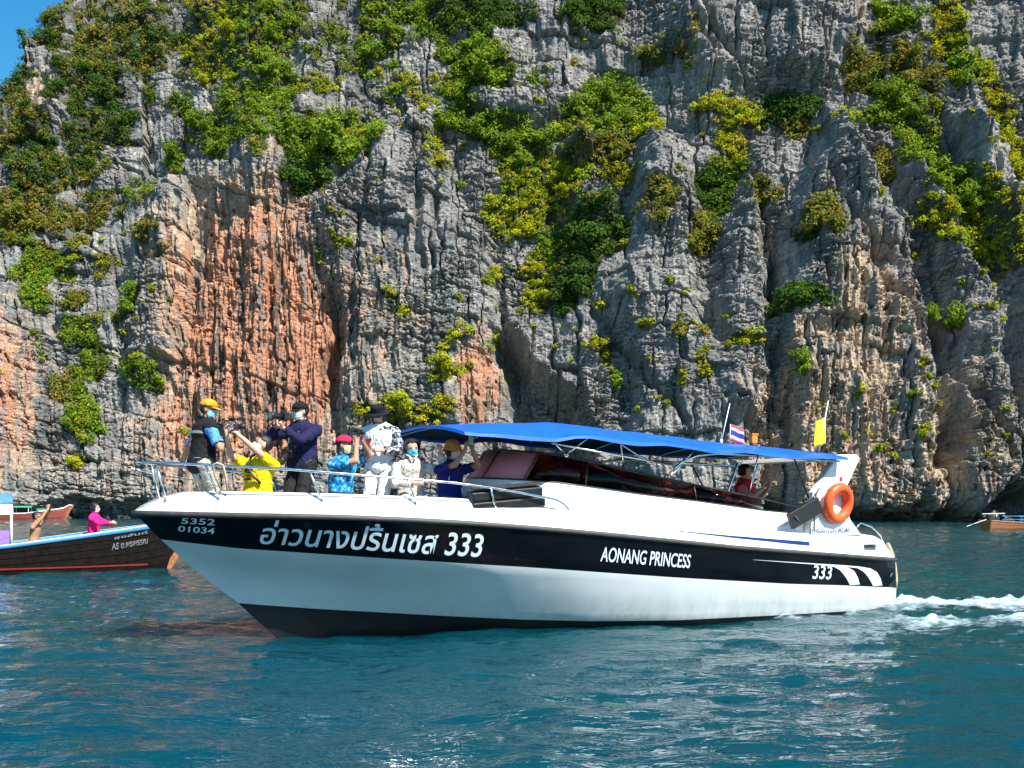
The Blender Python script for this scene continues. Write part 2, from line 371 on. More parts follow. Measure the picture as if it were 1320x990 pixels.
# ================================================================== VEGETATION ON THE CLIFF
# (centre, radii, turn, density, kind)   kinds: 0 bright yellow-green, 1 fresh green, 2 dark green, 3 olive / dry
VEG = [(55, 40, 45, 40, 0, .8, 2), (135, 55, 60, 75, 0, .9, 3), (185, 60, 55, 70, 0, .9, 2), (290, 40, 75, 80, .3, 1, 0), (340, 120, 60, 75, .3, 1, 1), (300, 165, 55, 45, 0, .9, 1), (240, 150, 26, 40, 0, .7, 2),
       (350, 20, 60, 40, 0, .9, 1), (120, 110, 60, 50, 0, .8, 2), (30, 160, 40, 40, 0, .9, 3), (140, 165, 45, 45, 0, .9, 2), (60, 215, 70, 45, 0, .9, 2), (115, 195, 55, 40, 0, .85, 3), (35, 270, 55, 50, 0, .9, 3), (110, 265, 55, 30, 0, .8, 3),
       (185, 245, 30, 22, -.5, .7, 1), (50, 335, 50, 30, 0, .8, 1), (100, 300, 60, 30, 0, .7, 3), (20, 110, 30, 40, 0, .8, 2), (235, 90, 40, 60, 0, .55, 3), (160, 10, 60, 30, 0, .8, 3),
       (425, 180, 68, 36, -.1, 1.2, 1), (385, 222, 26, 32, 0, 1.2, 2), (452, 170, 40, 22, 0, 1, 0), (440, 25, 40, 40, 0, .55, 3), (410, 105, 30, 18, 0, .7, 0), (250, 155, 16, 22, 0, .8, 1), (225, 195, 14, 18, 0, .9, 1),
       (600, 14, 90, 26, 0, 1.1, 2), (520, 10, 60, 24, 0, .8, 1), (622, 92, 40, 28, 0, 1.1, 1), (576, 72, 12, 26, -.4, 1, 1), (760, 14, 34, 30, 0, 1, 2), (618, 45, 16, 16, 0, .9, 1), (550, 112, 22, 9, 0, .8, 0), (585, 130, 22, 20, 0, .9, 1),
       (795, 120, 42, 36, .2, 1.2, 1), (780, 150, 62, 24, 0, 1.2, 1), (830, 165, 28, 22, 0, 1.1, 0), (640, 170, 60, 22, .2, 1.2, 1), (600, 160, 26, 24, 0, 1.1, 1), (680, 205, 55, 25, .3, 1.2, 1), (735, 165, 30, 14, 0, 1.1, 0), (785, 195, 36, 22, 0, 1.1, 3),
       (690, 245, 55, 34, -.3, 1.3, 0), (660, 270, 30, 26, -.5, 1.3, 0), (715, 225, 40, 30, .2, 1.2, 0), (800, 225, 24, 16, 0, 1, 0), (760, 300, 38, 40, 0, 1.4, 2), (720, 300, 32, 18, 0, 1.1, 1), (745, 350, 28, 45, 0, 1.3, 2), (700, 340, 24, 30, .3, 1.1, 0), (695, 375, 22, 24, -.4, 1.1, 0),
       (835, 285, 16, 30, 0, 1, 3), (670, 345, 18, 18, 0, .7, 0), (640, 360, 12, 14, 0, .7, 0),
       (950, 148, 50, 16, .1, 1.2, 0), (1018, 130, 36, 20, -.1, 1.3, 2), (1030, 155, 20, 16, 0, 1, 3), (945, 180, 24, 16, .3, 1, 0), (935, 215, 28, 18, -.5, 1.1, 1), (915, 250, 24, 34, .2, 1.3, 2), (905, 310, 22, 26, 0, 1, 3), (985, 250, 16, 24, 0, .8, 3), (1042, 305, 24, 24, 0, 1.2, 3), (1025, 320, 18, 14, 0, .9, 2),
       (1112, 90, 28, 36, 0, .8, 3), (1150, 130, 40, 34, .3, .9, 1), (1165, 95, 24, 40, 0, .8, 3), (1160, 170, 50, 20, .3, 1, 1), (1150, 20, 26, 34, 0, .9, 1), (1228, 45, 24, 45, -.2, 1.2, 0), (1245, 85, 18, 26, 0, 1, 1), (1205, 110, 12, 40, .2, .6, 3),
       (1280, 120, 14, 55, -.35, 1.2, 0), (1310, 180, 14, 50, -.3, 1.1, 0), (1190, 205, 30, 26, .5, 1, 1), (1222, 250, 24, 40, -.4, 1.2, 1), (1255, 280, 34, 34, -.7, 1.2, 0), (1285, 320, 44, 30, .2, 1.4, 0), (1310, 345, 26, 14, 0, 1.2, 0), (1200, 300, 14, 40, -.5, .9, 0), (1145, 215, 12, 24, 0, .8, 3),
       (1240, 320, 12, 22, -.5, .9, 1), (1380, 300, 50, 60, 0, 1, 1), (1400, 150, 60, 80, 0, .8, 2),
       (1010, 405, 26, 18, 0, 1.3, 2), (955, 456, 22, 8, 0, 1, 0), (1018, 484, 8, 15, 0, 1.1, 1), (890, 490, 8, 14, 0, .9, 0), (780, 455, 12, 20, -.3, 1, 0), (790, 490, 10, 14, 0, .6, 1), (1275, 398, 14, 8, 0, .6, 3), (895, 450, 12, 10, 0, .7, 3), (870, 440, 8, 12, 0, .6, 3),
       (35, 350, 30, 30, 0, .9, 1), (40, 385, 20, 22, 0, .9, 1), (90, 425, 24, 20, 0, 1, 1), (115, 445, 14, 14, 0, .8, 2), (95, 380, 40, 20, 0, .5, 3), (185, 487, 24, 14, .3, .9, 1), (95, 495, 30, 30, -.3, .9, 3), (120, 470, 20, 22, 0, 1, 1), (112, 530, 22, 34, .2, 1.2, 1), (105, 560, 14, 12, 0, 1.1, 0), (98, 600, 14, 11, 0, 1.2, 0),
       (165, 395, 16, 14, 0, .9, 1), (150, 415, 10, 10, 0, .8, 1), (40, 440, 14, 14, 0, .5, 3), (235, 555, 10, 6, 0, .9, 0), (160, 550, 10, 10, 0, .4, 3), (120, 410, 30, 14, 0, .4, 3),
       (520, 543, 56, 13, 0, 1.5, 0), (572, 530, 16, 12, 0, 1.3, 0), (578, 490, 22, 13, -.4, 1.3, 0), (497, 400, 9, 9, 0, 1, 0), (515, 418, 10, 9, -.4, 1, 0), (445, 330, 16, 7, 0, .9, 0), (632, 440, 7, 9, 0, .8, 0), (585, 445, 8, 7, 0, .8, 0), (570, 458, 7, 7, 0, .8, 0), (490, 350, 14, 8, 0, .6, 0),
       (480, 60, 55, 55, 0, .55, 1), (500, 250, 60, 14, 0, .3, 0), (560, 215, 22, 40, 0, .5, 0), (850, 60, 70, 40, 0, .42, 3), (1080, 170, 30, 20, 0, .45, 0), (520, 110, 50, 40, 0, .5, 0), (215, 330, 40, 40, 0, .42, 3), (120, 345, 50, 30, 0, .55, 0), (690, 90, 40, 30, 0, .4, 1), (400, 60, 40, 30, 0, .5, 1), (330, 190, 20, 26, 0, .8, 3)]
dens = np.zeros_like(a_); kindw = np.zeros((len(a_), 4), np.float32)
vn = fbm(u * .45, v * .45, 4, 130)
for cx, cy, rx, ry, rot, d0, kd in VEG:
    q = np.where((np.abs(wa - cx) < 2.2 * max(rx, ry)) & (np.abs(we - cy) < 2.2 * max(rx, ry)))[0]
    d0 = d0 * (.78 if cx < 380 and cy < 360 else 1); bb = d0 * blob(cx, cy, rx * 1.05, ry * 1.05, rot, wa[q], we[q])
    dens[q] = np.maximum(dens[q], bb); kindw[q, kd] += bb
cover = sstep(.30, .62, dens + .42 * vn)
tuft = sstep(.52, .70, fbm(u * .8, v * .8, 3, 140)) * sstep(-.1, .3, fbm(u * .07, v * .07, 2, 145)) * (zz > 5) * (1 - .8 * orange)
soil = np.clip(cover, 0, 1)
ROCKC = mixc(ROCKC, .8 * soil, (.065, .075, .025))
cme = np_mesh('cliff', CV, grid_faces(*shp), cols={'rock': ROCKC, 'rough': ROUGH}, smooth=False)
m, n, b = newmat('limestone')
at = n.nodes.new('ShaderNodeAttribute'); at.attribute_name = 'rock'
tc = texcoord(n)
n1 = texnoise(n, 3.0, 6, .65, tc); n2 = texnoise(n, 1.0, 5, .6, texcoord(n, 'Object', (3.5, 3.5, .7)))
r1_ = ramp(n, n1.outputs[0], [(.28, (.42, .42, .43)), (.5, (1, 1, 1)), (.75, (1.0, .98, .94))])
r2_ = ramp(n, n2.outputs[0], [(.3, (.62, .63, .65)), (.6, (1, 1, 1))])
mx = n.nodes.new('ShaderNodeMix'); mx.data_type = 'RGBA'; mx.blend_type = 'MULTIPLY'; mx.inputs[0].default_value = 1
n.links.new(at.outputs['Color'], mx.inputs[6]); n.links.new(r1_.outputs[0], mx.inputs[7])
mx2 = n.nodes.new('ShaderNodeMix'); mx2.data_type = 'RGBA'; mx2.blend_type = 'MULTIPLY'; mx2.inputs[0].default_value = 1
n.links.new(mx.outputs[2], mx2.inputs[6]); n.links.new(r2_.outputs[0], mx2.inputs[7])
n.links.new(mx2.outputs[2], b.inputs['Base Color'])
b.inputs['Roughness'].default_value = .9; b.inputs['Specular IOR Level'].default_value = .25
vo = n.nodes.new('ShaderNodeTexVoronoi'); vo.feature = 'DISTANCE_TO_EDGE'; vo.inputs['Scale'].default_value = 1.0
wn = texnoise(n, .9, 4, .6, tc); wm = n.nodes.new('ShaderNodeMix'); wm.data_type = 'VECTOR'; wm.inputs[0].default_value = .18
mp_ = n.nodes.new('ShaderNodeMapping'); mp_.inputs['Scale'].default_value = (.8, .5, 2.3); n.links.new(tc, wm.inputs[4]); n.links.new(wn.outputs[1], wm.inputs[5]); n.links.new(wm.outputs[1], mp_.inputs[0]); n.links.new(mp_.outputs[0], vo.inputs['Vector'])
vr = ramp(n, vo.outputs['Distance'], [(.0, (0, 0, 0)), (.07, (.8, .8, .8)), (.3, (1, 1, 1))])
hn = texnoise(n, 4, 6, .72, texcoord(n, 'Object', (1, 1, 1.6)))
ha = n.nodes.new('ShaderNodeMath'); ha.operation = 'MULTIPLY_ADD'; ha.inputs[1].default_value = 1.1; n.links.new(hn.outputs[0], ha.inputs[0]); ra = n.nodes.new('ShaderNodeAttribute'); ra.attribute_name = 'rough'; vm = n.nodes.new('ShaderNodeMath'); vm.operation = 'MULTIPLY'; n.links.new(vr.outputs[0], vm.inputs[0]); n.links.new(ra.outputs['Fac'], vm.inputs[1]); n.links.new(vm.outputs[0], ha.inputs[2])
bump(n, b, ha.outputs[0], 1.0, .30)
cliff = tag(link('cliff', cme, m), kind='structure')

# ---- leaves
lm, n, b = newmat('leaf')
at = n.nodes.new('ShaderNodeAttribute'); at.attribute_name = 'leaf'
n.nodes.remove(b)
dif = n.nodes.new('ShaderNodeBsdfDiffuse'); tr = n.nodes.new('ShaderNodeBsdfTranslucent'); mxs = n.nodes.new('ShaderNodeMixShader'); mxs.inputs[0].default_value = .38
n.links.new(at.outputs['Color'], dif.inputs[0]); n.links.new(at.outputs['Color'], tr.inputs[0])
n.links.new(dif.outputs[0], mxs.inputs[1]); n.links.new(tr.outputs[0], mxs.inputs[2]); n.links.new(mxs.outputs[0], n.nodes['Material Output'].inputs[0])
LEAFC = np.array([(.34, .37, .018), (.17, .26, .022), (.065, .125, .020), (.20, .20, .035)], np.float32)
rg = np.random.RandomState(5)
def leaf_quads(cen, nrm, size, col, r=rg):
    """pointed leaf blades: centre, facing, length, colour for each"""
    n_ = len(cen); t = r.normal(size=(n_, 3)); nrm = nrm / (np.linalg.norm(nrm, axis=1, keepdims=True) + 1e-9)
    t -= (t * nrm).sum(1, keepdims=True) * nrm; t /= np.linalg.norm(t, axis=1, keepdims=True) + 1e-9
    w = np.cross(nrm, t); L = size[:, None] * .5; W = L * r.uniform(.5, .8, (n_, 1)); dz = nrm * L * .25
    V = np.stack([cen - t * L * .8 - w * W, cen - t * L * .8 + w * W + dz, cen + t * L * 1.2], 1).reshape(-1, 3)
    return V, np.arange(n_ * 3).reshape(-1, 3), np.repeat(col, 3, 0)
def bush_leaves(cen, rad, nleaf, lsize, col, r=rg, flat=.8):
    """crowns of many leaves on a lumpy dome; arrays of bushes at once"""
    idx = np.repeat(np.arange(len(cen)), nleaf); n_ = len(idx)
    d = r.normal(size=(n_, 3)); d /= np.linalg.norm(d, axis=1, keepdims=True)
    d[:, 1] = -np.abs(d[:, 1]) * .9 + .25 * d[:, 1]; d[:, 2] = d[:, 2] * .9 + .15
    lump = 1 + .35 * np.sin(d[:, 0] * 5 + idx * 1.7) * np.sin(d[:, 2] * 6 + idx * 2.3)
    rr = rad[idx] * lump * r.uniform(.55, 1.0, n_) ** .6
    p = cen[idx] + d * rr[:, None] * np.array([1, .9, flat])
    nr = d + np.array([0, -.25, .55]) + r.normal(size=(n_, 3)) * .55
    cc = col[idx] * r.uniform(.65, 1.35, (n_, 1)) * np.array([1, 1, 1]) ; cc[:, 0] *= r.uniform(.8, 1.25, n_)
    return leaf_quads(p, nr, lsize[idx] * r.uniform(.7, 1.3, n_), cc, r)
vis = (a_ > -120) & (a_ < 1480) & (e_ > -60) & (zz > 2.2) & (bk < 3)
ci = np.where(vis & (cover > .35))[0]; pick = rg.choice(ci, 9000, p=(cover[ci] / cover[ci].sum()))
ti = np.where(vis & (cover < .3) & (tuft > .3))[0]; pt = rg.choice(ti, 900)
kw = kindw[pick] + 1e-4; kw /= kw.sum(1, keepdims=True); cum = kw.cumsum(1); kd = (rg.rand(len(pick), 1) > cum).sum(1).clip(0, 3)
colr = LEAFC[kd] * rg.uniform(.7, 1.3, (len(pick), 1)); colr[:, 0] *= rg.uniform(.8, 1.3, len(pick))
rad = np.where(kd == 0, rg.uniform(.25, .55, len(pick)), rg.uniform(.25, .90, len(pick)) ** 1.2)
nl = (64 * rad ** 1.3 + 10).astype(int)
P1 = bush_leaves(CV[pick] + np.array([0, -.15, .1]), rad, nl, np.where(kd == 0, .20, .26), colr)
rt = rg.uniform(.2, .5, len(pt)); kt = rg.choice([0, 0, 3, 1, 3], len(pt))
P2 = bush_leaves(CV[pt] + np.array([0, -.1, .05]), rt, np.full(len(pt), 18), np.full(len(pt), .28), LEAFC[kt] * rg.uniform(.7, 1.2, (len(pt), 1)))
Vl = np.concatenate([P1[0], P2[0]]); Fl = np.concatenate([P1[1], P2[1] + len(P1[0])]); Cl = np.concatenate([P1[2], P2[2]])
tag(link('cliff_greenery', np_mesh('cliff_greenery', Vl, Fl, cols={'leaf': Cl}), lm),
    'tangled green creepers and scrub covering ledges and gullies of the cliff', 'greenery', kind='stuff')
NLEAVES = len(Fl)

# ---- shrubs that stand apart from the scrub: each one a thing with crown and trunk
bark = paint('bark', (.12, .09, .06), .9, var=.3, scale=20)
def shrub_proto(kind, seed, rad):
    r = np.random.RandomState(seed)
    k_ = 7; sub = r.normal(size=(k_, 3)) * np.array([.55, .4, .38]) * rad; sub[:, 2] += .55 * rad
    c_ = LEAFC[kind] * r.uniform(.75, 1.25, (k_, 1))
    V, F_, C_ = bush_leaves(sub, r.uniform(.38, .6, k_) * rad, np.full(k_, int(120 + 26 * rad)), np.full(k_, .19), c_, r, .85)
    cm = np_mesh('crown', V, F_, cols={'leaf': C_}); cm.materials.append(lm)
    mb = MB()
    for q in sub[:4]: mb.tube([(0, .45 * rad, -.25 * rad), (q[0] * .4, .2 * rad, .1 * rad), tuple(q)], [.09 * rad, .06 * rad, .03 * rad], 5)
    tm = mb.build('trunk', bark); me_ = tm.data; bpy.data.objects.remove(tm)
    return cm, me_
NAMES = {0: 'yellow_green_shrub', 1: 'green_shrub', 2: 'dark_green_shrub', 3: 'olive_shrub'}
protos = {(k_, j): shrub_proto(k_, 100 + 10 * k_ + j, 1.0) for k_ in range(4) for j in range(3)}
def nearest(cx, cy):
    j = int(np.argmin((a_ - cx) ** 2 + (e_ - cy) ** 2)); return CV[j]
def shrub(cx, cy, rpx, kind, j, label, group=None):
    p = nearest(cx, cy + rpx * .5); rad_ = rpx / 13.0
    o = empty(NAMES[kind], (p[0], p[1] - .3 * rad_, p[2]), 0, label, 'shrub', group); o.scale = (rad_, rad_, rad_)
    for nm, me_ in zip(('crown', 'trunk'), protos[(kind, j % 3)]):
        c_ = bpy.data.objects.new(nm, me_); COL.objects.link(c_); c_.parent = o
    return o
for q in [(1010, 402, 24, 2, 'spreading dark green bush on grey rock beside the tan cliff strip'),
          (1218, 418, 20, 1, 'round green bush perched on the grey rock, larger of a pair side by side'),
          (1187, 415, 12, 1, 'small round green bush, lesser of a pair side by side on grey rock'),
          (1040, 300, 24, 3, 'dark olive bush in the cleft of the pointed grey buttress'),
          (1018, 482, 12, 1, 'narrow green bush hanging in a crack with tan rock around it'),
          (385, 225, 28, 2, 'dark green tree on the ledge above the orange rock wall'),
          (425, 178, 34, 1, 'wide fresh green tree on the ledge above the orange rock wall'),
          (578, 490, 18, 0, 'bright yellow-green bush on the rock beside the shaded alcove'),
          (525, 540, 20, 0, 'broad bright yellow-green bush low at the cliff foot beside orange rock'),
          (98, 600, 13, 0, 'single bright little bush low on grey rock at the cliff foot'),
          (255, 158, 18, 1, 'upright green bush on bare grey rock over the orange wall'),
          (225, 195, 16, 1, 'rounded green bush with a pale bare twig beside it'),
          (760, 300, 34, 2, 'big dark green tree in the gully over the shaded alcove'),
          (745, 360, 26, 2, 'dark tree hanging at the lower end of the green gully'),
          (622, 95, 30, 1, 'broad green tree on a ledge of the upper grey wall'),
          (918, 245, 26, 2, 'dark green tree in the shade between two grey pinnacles')]:
    shrub(q[0], q[1], q[2], q[3], 0, q[4])
KN = ['yellow-green', 'fresh green', 'dark green', 'dry olive']
REG = ['on the overgrown hillside that drops from the patch of sky', 'on and above the orange rock wall', 'on the bedded grey wall beside the orange rock', 'in the green gully over the shaded alcove', 'around the grey pinnacles beside the gully', 'on the slanting green ramps of the tan and grey buttresses']
cand = np.where(vis & (cover > .5) & (a_ > 0) & (a_ < 1320) & (e_ > 0))[0]; placed = []
for j in rg.permutation(cand):
    if len(placed) >= 130: break
    if all((a_[j] - x) ** 2 + (e_[j] - y) ** 2 > 24 ** 2 for x, y in placed):
        placed.append((a_[j], e_[j])); kk = int(np.argmax(kindw[j] + .01 * rg.rand(4)))
        rp_ = rg.uniform(9, 20) * (.75 if kk == 0 else 1)
        reg = REG[int(np.searchsorted([230, 450, 640, 870, 1080], a_[j]))]
        shrub(a_[j], e_[j], rp_, kk, len(placed), f"{'small' if rp_ < 12 else 'large'} {KN[kk]} shrub {reg}", f'{KN[kk]} shrubs {reg}')
# ================================================================== SPEEDBOAT (local: x towards the bow, y to port, z up)
BO = (5.11, 16.56, 0.0); BRZ = R(207)
BM = Matrix.Translation(BO) @ Matrix.Rotation(BRZ, 4, 'Z')
def BW(s, t, z): return BM @ Vector((s, t, z))
white = paint('white_gelcoat', (.80, .80, .79), .14, var=.03, scale=1.5, coat=.8)
black = paint('black_hull_paint', (.0025, .0025, .004), .10, var=.3, scale=2, spec=.22)
white_h, n, b = newmat('white_hull_gelcoat')
tc_ = texcoord(n); g1 = texnoise(n, 1.3, 4, .6, tc_); g2 = texnoise(n, 1.0, 4, .6, texcoord(n, 'Object', (7, 7, .9))); sx = n.nodes.new('ShaderNodeSeparateXYZ'); n.links.new(tc_, sx.inputs[0])
gr = ramp(n, g1.outputs[0], [(.3, (.56, .60, .61)), (.7, (.66, .68, .68))])
mr = n.nodes.new('ShaderNodeMapRange'); mr.inputs[1].default_value = .55; mr.inputs[2].default_value = .02; n.links.new(sx.outputs[2], mr.inputs[0])
ml = n.nodes.new('ShaderNodeMath'); ml.operation = 'MULTIPLY'; n.links.new(mr.outputs[0], ml.inputs[0]); sr_ = ramp(n, g2.outputs[0], [(.42, (0, 0, 0)), (.75, (.75, .75, .75))]); n.links.new(sr_.outputs[0], ml.inputs[1])
mg = n.nodes.new('ShaderNodeMix'); mg.data_type = 'RGBA'; n.links.new(ml.outputs[0], mg.inputs[0]); n.links.new(gr.outputs[0], mg.inputs[6]); mg.inputs[7].default_value = (.40, .36, .26, 1)   # salt and weed stain along the waterline
n.links.new(mg.outputs[2], b.inputs['Base Color']); b.inputs['Roughness'].default_value = .10; b.inputs['Coat Weight'].default_value = 1.0; b.inputs['Coat IOR'].default_value = 1.9; b.inputs['Coat Roughness'].default_value = .02
bump(n, b, texnoise(n, .9, 2, .5, tc_).outputs[0], .35, .05)
antif = paint('black_antifouling', (.006, .006, .007), .5, var=.4, scale=5)
rubber = paint('rub_rail_rubber', (.045, .042, .040), .55, var=.3, scale=9)
steel = paint('polished_steel', (.72, .72, .73), .18, 1.0, .06, 9)
navy = paint('navy_vinyl', (.010, .022, .16), .3, var=.15)
letter = paint('white_vinyl', (.62, .72, .78), .35, var=.05)
darkm = paint('dark_trim', (.02, .02, .022), .4, var=.3)
blue = paint('blue_tarpaulin', (.004, .105, .62), .42, var=.12, scale=3, bumpd=.004)
under_shade = paint('canopy_underside_shade', (.006, .010, .028), .8, var=.3)  # shade under the canopy, put into the colour of its lower face
boat = empty('speedboat', BO, BRZ, 'white speedboat with black name band, blue canopy and tourists crowding its bow', 'speedboat')

def tb(xs, ys): return lambda s: float(np.interp(s, xs, ys))
bR = tb([-.28, 0, 1, 2, 3, 4, 5, 6, 7, 7.75, 8.5, 9.1, 9.6, 10, 10.3, 10.52, 10.62, 10.67], [1.24, 1.32, 1.37, 1.42, 1.45, 1.47, 1.47, 1.46, 1.40, 1.31, 1.17, 1.0, .80, .60, .42, .25, .13, .015])
zR = tb([-.28, 0, 1, 2, 3, 4, 5, 6, 7, 7.75, 8.5, 9.1, 9.6, 10.67], [.78, .80, .88, .96, 1.04, 1.14, 1.24, 1.33, 1.41, 1.455, 1.49, 1.505, 1.515, 1.54])
def line(s_end, q, b, sz, z):
    fb = tb([k * s_end for k in q], b); fz = tb(sz, z); return s_end, fb, fz
LB = line(10.37, [-.02, 0, .2, .4, .55, .65, .75, .85, .92, .97, 1], [1.26, 1.30, 1.41, 1.44, 1.41, 1.30, 1.11, .81, .55, .29, .012], [-.28, 0, 1, 2, 3, 4, 5, 6, 7, 7.75, 8.5, 9.1, 9.6, 10.37], [.34, .36, .43, .49, .57, .65, .74, .83, .91, .97, 1.03, 1.08, 1.12, 1.22])
LM = line(9.93, [-.02, 0, .2, .4, .55, .65, .75, .85, .93, 1], [1.25, 1.28, 1.38, 1.38, 1.27, 1.08, .80, .48, .22, .012], [-.28, 0, 2, 4, 6, 7, 8, 9, 9.93], [.18, .19, .27, .36, .49, .56, .64, .72, .80])
LC = line(9.47, [-.02, 0, .2, .4, .55, .65, .75, .85, .93, 1], [1.22, 1.25, 1.32, 1.29, 1.10, .88, .60, .33, .14, .012], [-.28, 0, 3, 4, 5, 6, 7, 7.75, 8.5, 9.1, 9.47], [.01, .02, .05, .06, .09, .14, .21, .27, .33, .39, .43])
LW = line(9.0, [-.02, 0, .2, .4, .55, .65, .75, .85, .93, 1], [1.18, 1.2, 1.27, 1.20, .96, .74, .48, .25, .10, .012], [-.28, 5, 9.0], [-.10, -.06, -.03])
LK = (8.5, lambda s: .01, tb([-.28, 5, 7.5, 8.5], [-.55, -.55, -.5, -.35]))
NQ = 60
qs = np.concatenate([np.linspace(0, .6, 26), np.linspace(.6, 1, 36)[1:]])
def lpt(L, q, sgn):
    s_end, fb, fz = L; s = -.28 + q * (s_end + .28); return (s, sgn * fb(s), fz(s))
LR_ = (10.67, bR, zR)
HL = [LR_, LB, LM, LC, LW, LK]
def hull_mesh():
    mb = MB()
    for sg in (1, -1):
        rows = []
        dense = []
        for i in range(len(HL) - 1):   # three strips between each pair of lines keep the sections smooth
            for f in (0, 1 / 3, 2 / 3): dense.append((i, f))
        dense.append((len(HL) - 2, 1.0))
        for i, f in dense:
            rows.append([tuple(Vector(lpt(HL[i], q, sg)).lerp(Vector(lpt(HL[i + 1], q, sg)), f)) for q in qs])
        for r in range(len(rows) - 1):
            i = dense[r][0]; mb.cur = (0, 1, 1, 2, 2)[i]
            mb.loft([rows[r], rows[r + 1]], cap=False, closed=False)
    mb.cur = 1
    t1 = [lpt(L, 0, 1) for L in HL]; t2 = [lpt(L, 0, -1) for L in HL]
    mb.loft([t1, t2], cap=False, closed=False)
    return mb
hull_o = hull_mesh().build('hull', [black, white_h, antif], boat, angle=35)
from mathutils.bvhtree import BVHTree
_bm = bmesh.new(); _bm.from_mesh(hull_o.data); hull_bvh = BVHTree.FromBMesh(_bm); _bm.free()

def side_t(s, z):
    h = hull_bvh.ray_cast(Vector((s, 4, z)), Vector((0, -1, 0)))[0]; return h.y if h is not None else bR(s)
# ---- deck moulding
zD = tb([-.28, -.2, -.1, .13, .6, 1.6, 3.5, 5.3, 5.9, 6.5, 7.5, 8.5, 9.5, 10.2, 10.45, 10.6, 10.67], [.82, .95, 1.06, 1.14, 1.20, 1.20, 1.34, 1.48, 1.54, 1.58, 1.62, 1.655, 1.68, 1.685, 1.65, 1.59, 1.555])
def dprof(s):
    b = bR(s); z0 = zR(s); zd = zD(s); iD = min(.13, b * .5); out = [(b, z0), (b - iD * .25, z0 + (zd - z0) * .55), (b - iD, zd)]
    if s < .9: out += [(max(b - .3, .02), zd + .02), (.5 * b, zd + .03), (0, zd + .03)]
    elif s < 5.75: out += [(1.14, zd + .015), (1.12, .55), (0, .55)]
    elif s < 6.5: out += [(b - .3, zd + .14), (.6, zd + .22), (0, zd + .24)]
    elif s < 9.95: tf_ = min(b - .26, side_t(s, 1.2) - .05, side_t(s, 1.3) - .05); out += [(max(b - .22, .1), zd + .10), (max(tf_, .04), 1.2), (0, 1.2)]
    else: k = min(1, (10.67 - s) / .55); out += [(b * .62, zd + .09 * k), (b * .3, zd + .10 * k), (0, zd + .10 * k)]
    return out
st_ = [-.28, -.2, -.1, .13, .4, .899, .901, 1.6, 2.4, 3.2, 4, 4.8, 5.3, 5.749, 5.751, 6.1, 6.499, 6.501, 7, 7.4, 7.75, 8.1, 8.5, 8.8, 9.1, 9.35, 9.6, 9.8, 9.949, 9.951, 10.1, 10.2, 10.3, 10.42, 10.52, 10.6, 10.64, 10.67]
mb = MB()
for sg in (1, -1): mb.loft([[(s, sg * t, z) for t, z in dprof(s)] for s in st_], cap=False, closed=False)
pr_ = dprof(-.28); mb.add([(-.28, t, z) for t, z in pr_] + [(-.28, -t, z) for t, z in pr_[-2::-1]], [tuple(range(2 * len(pr_) - 1))])
mb.build('deck', white, boat, angle=28)
for sg in (1, -1):
    MB().tube([(s, sg * (bR(s) + .006), zR(s) - .012) for s in np.concatenate([np.linspace(-.28, 9, 30), np.linspace(9.1, 10.67, 18)])], .034, 8).build('rub_rail', rubber, boat, True)

# ---- cabin wall, panes, frames
CP = [(.95, 1.10), (2.2, 1.10), (3.4, 1.10), (4.4, 1.10), (5.2, 1.09), (5.62, 1.02), (5.98, .80), (6.22, .52), (6.34, .25), (6.38, 0)]
zE = tb([.95, 1.82, 2.67, 3.37, 4.32, 5.0, 5.68, 6.38], [1.44, 1.50, 1.56, 1.66, 1.75, 1.83, 1.91, 1.97])
path = CP + [(s, -t) for s, t in CP[-2::-1]]
def cpt(k, f):   # point on the wall line, f = 0 foot .. 1 sill
    s, t = path[k]; fr = max(0, (s - 5.2) / 1.2); lo = zD(min(s, 5.7)) - .04 if s < 5.4 else 1.56
    return (s + (1 - f) * .42 * fr, t + (1 - f) * .035 * (1 if t > 0 else -1 if t < 0 else 0), lo + (zE(s) - lo) * f)
mb = MB()
mb.loft([[cpt(k, f) for k in range(len(path))] for f in (0, .3, .6, .85, 1)] + [[(cpt(k, 1)[0] - (.07 if path[k][0] > 5.4 else 0), cpt(k, 1)[1] * .945, cpt(k, 1)[2] + .002) for k in range(len(path))]] +
        [[(cpt(k, 1)[0] - (.09 if path[k][0] > 5.4 else 0), cpt(k, 1)[1] * .94, .6) for k in range(len(path))]], cap=False, closed=False)
mb.build('cabin_side', white, boat, angle=40)
MB().box((5.75, 0, 1.86), (.75, 1.7, .10)).box((5.5, 0, 1.4), (.12, 1.7, .9)).build('dashboard', white, boat)
gl, n, b = newmat('smoked_red_glass'); n.nodes.remove(b)
tp = n.nodes.new('ShaderNodeBsdfTransparent'); tp.inputs[0].default_value = (.46, .16, .165, 1)
gs = n.nodes.new('ShaderNodeBsdfGlossy'); gs.inputs['Roughness'].default_value = .03; gs.inputs[0].default_value = (.9, .85, .85, 1)
fr = n.nodes.new('ShaderNodeFresnel'); fr.inputs[0].default_value = 1.28; ms = n.nodes.new('ShaderNodeMixShader')
n.links.new(fr.outputs[0], ms.inputs[0]); n.links.new(tp.outputs[0], ms.inputs[1]); n.links.new(gs.outputs[0], ms.inputs[2]); n.links.new(ms.outputs[0], n.nodes['Material Output'].inputs[0])
gl2 = gl.copy(); gl2.name = 'pink_reflection_glass'; n2_ = gl2.node_tree
df = n2_.nodes.new('ShaderNodeBsdfDiffuse'); df.inputs[0].default_value = (.78, .30, .34, 1); m2_ = n2_.nodes.new('ShaderNodeMixShader'); m2_.inputs[0].default_value = .75  # diffuse pink mixed in as a painted reflection on the windscreen
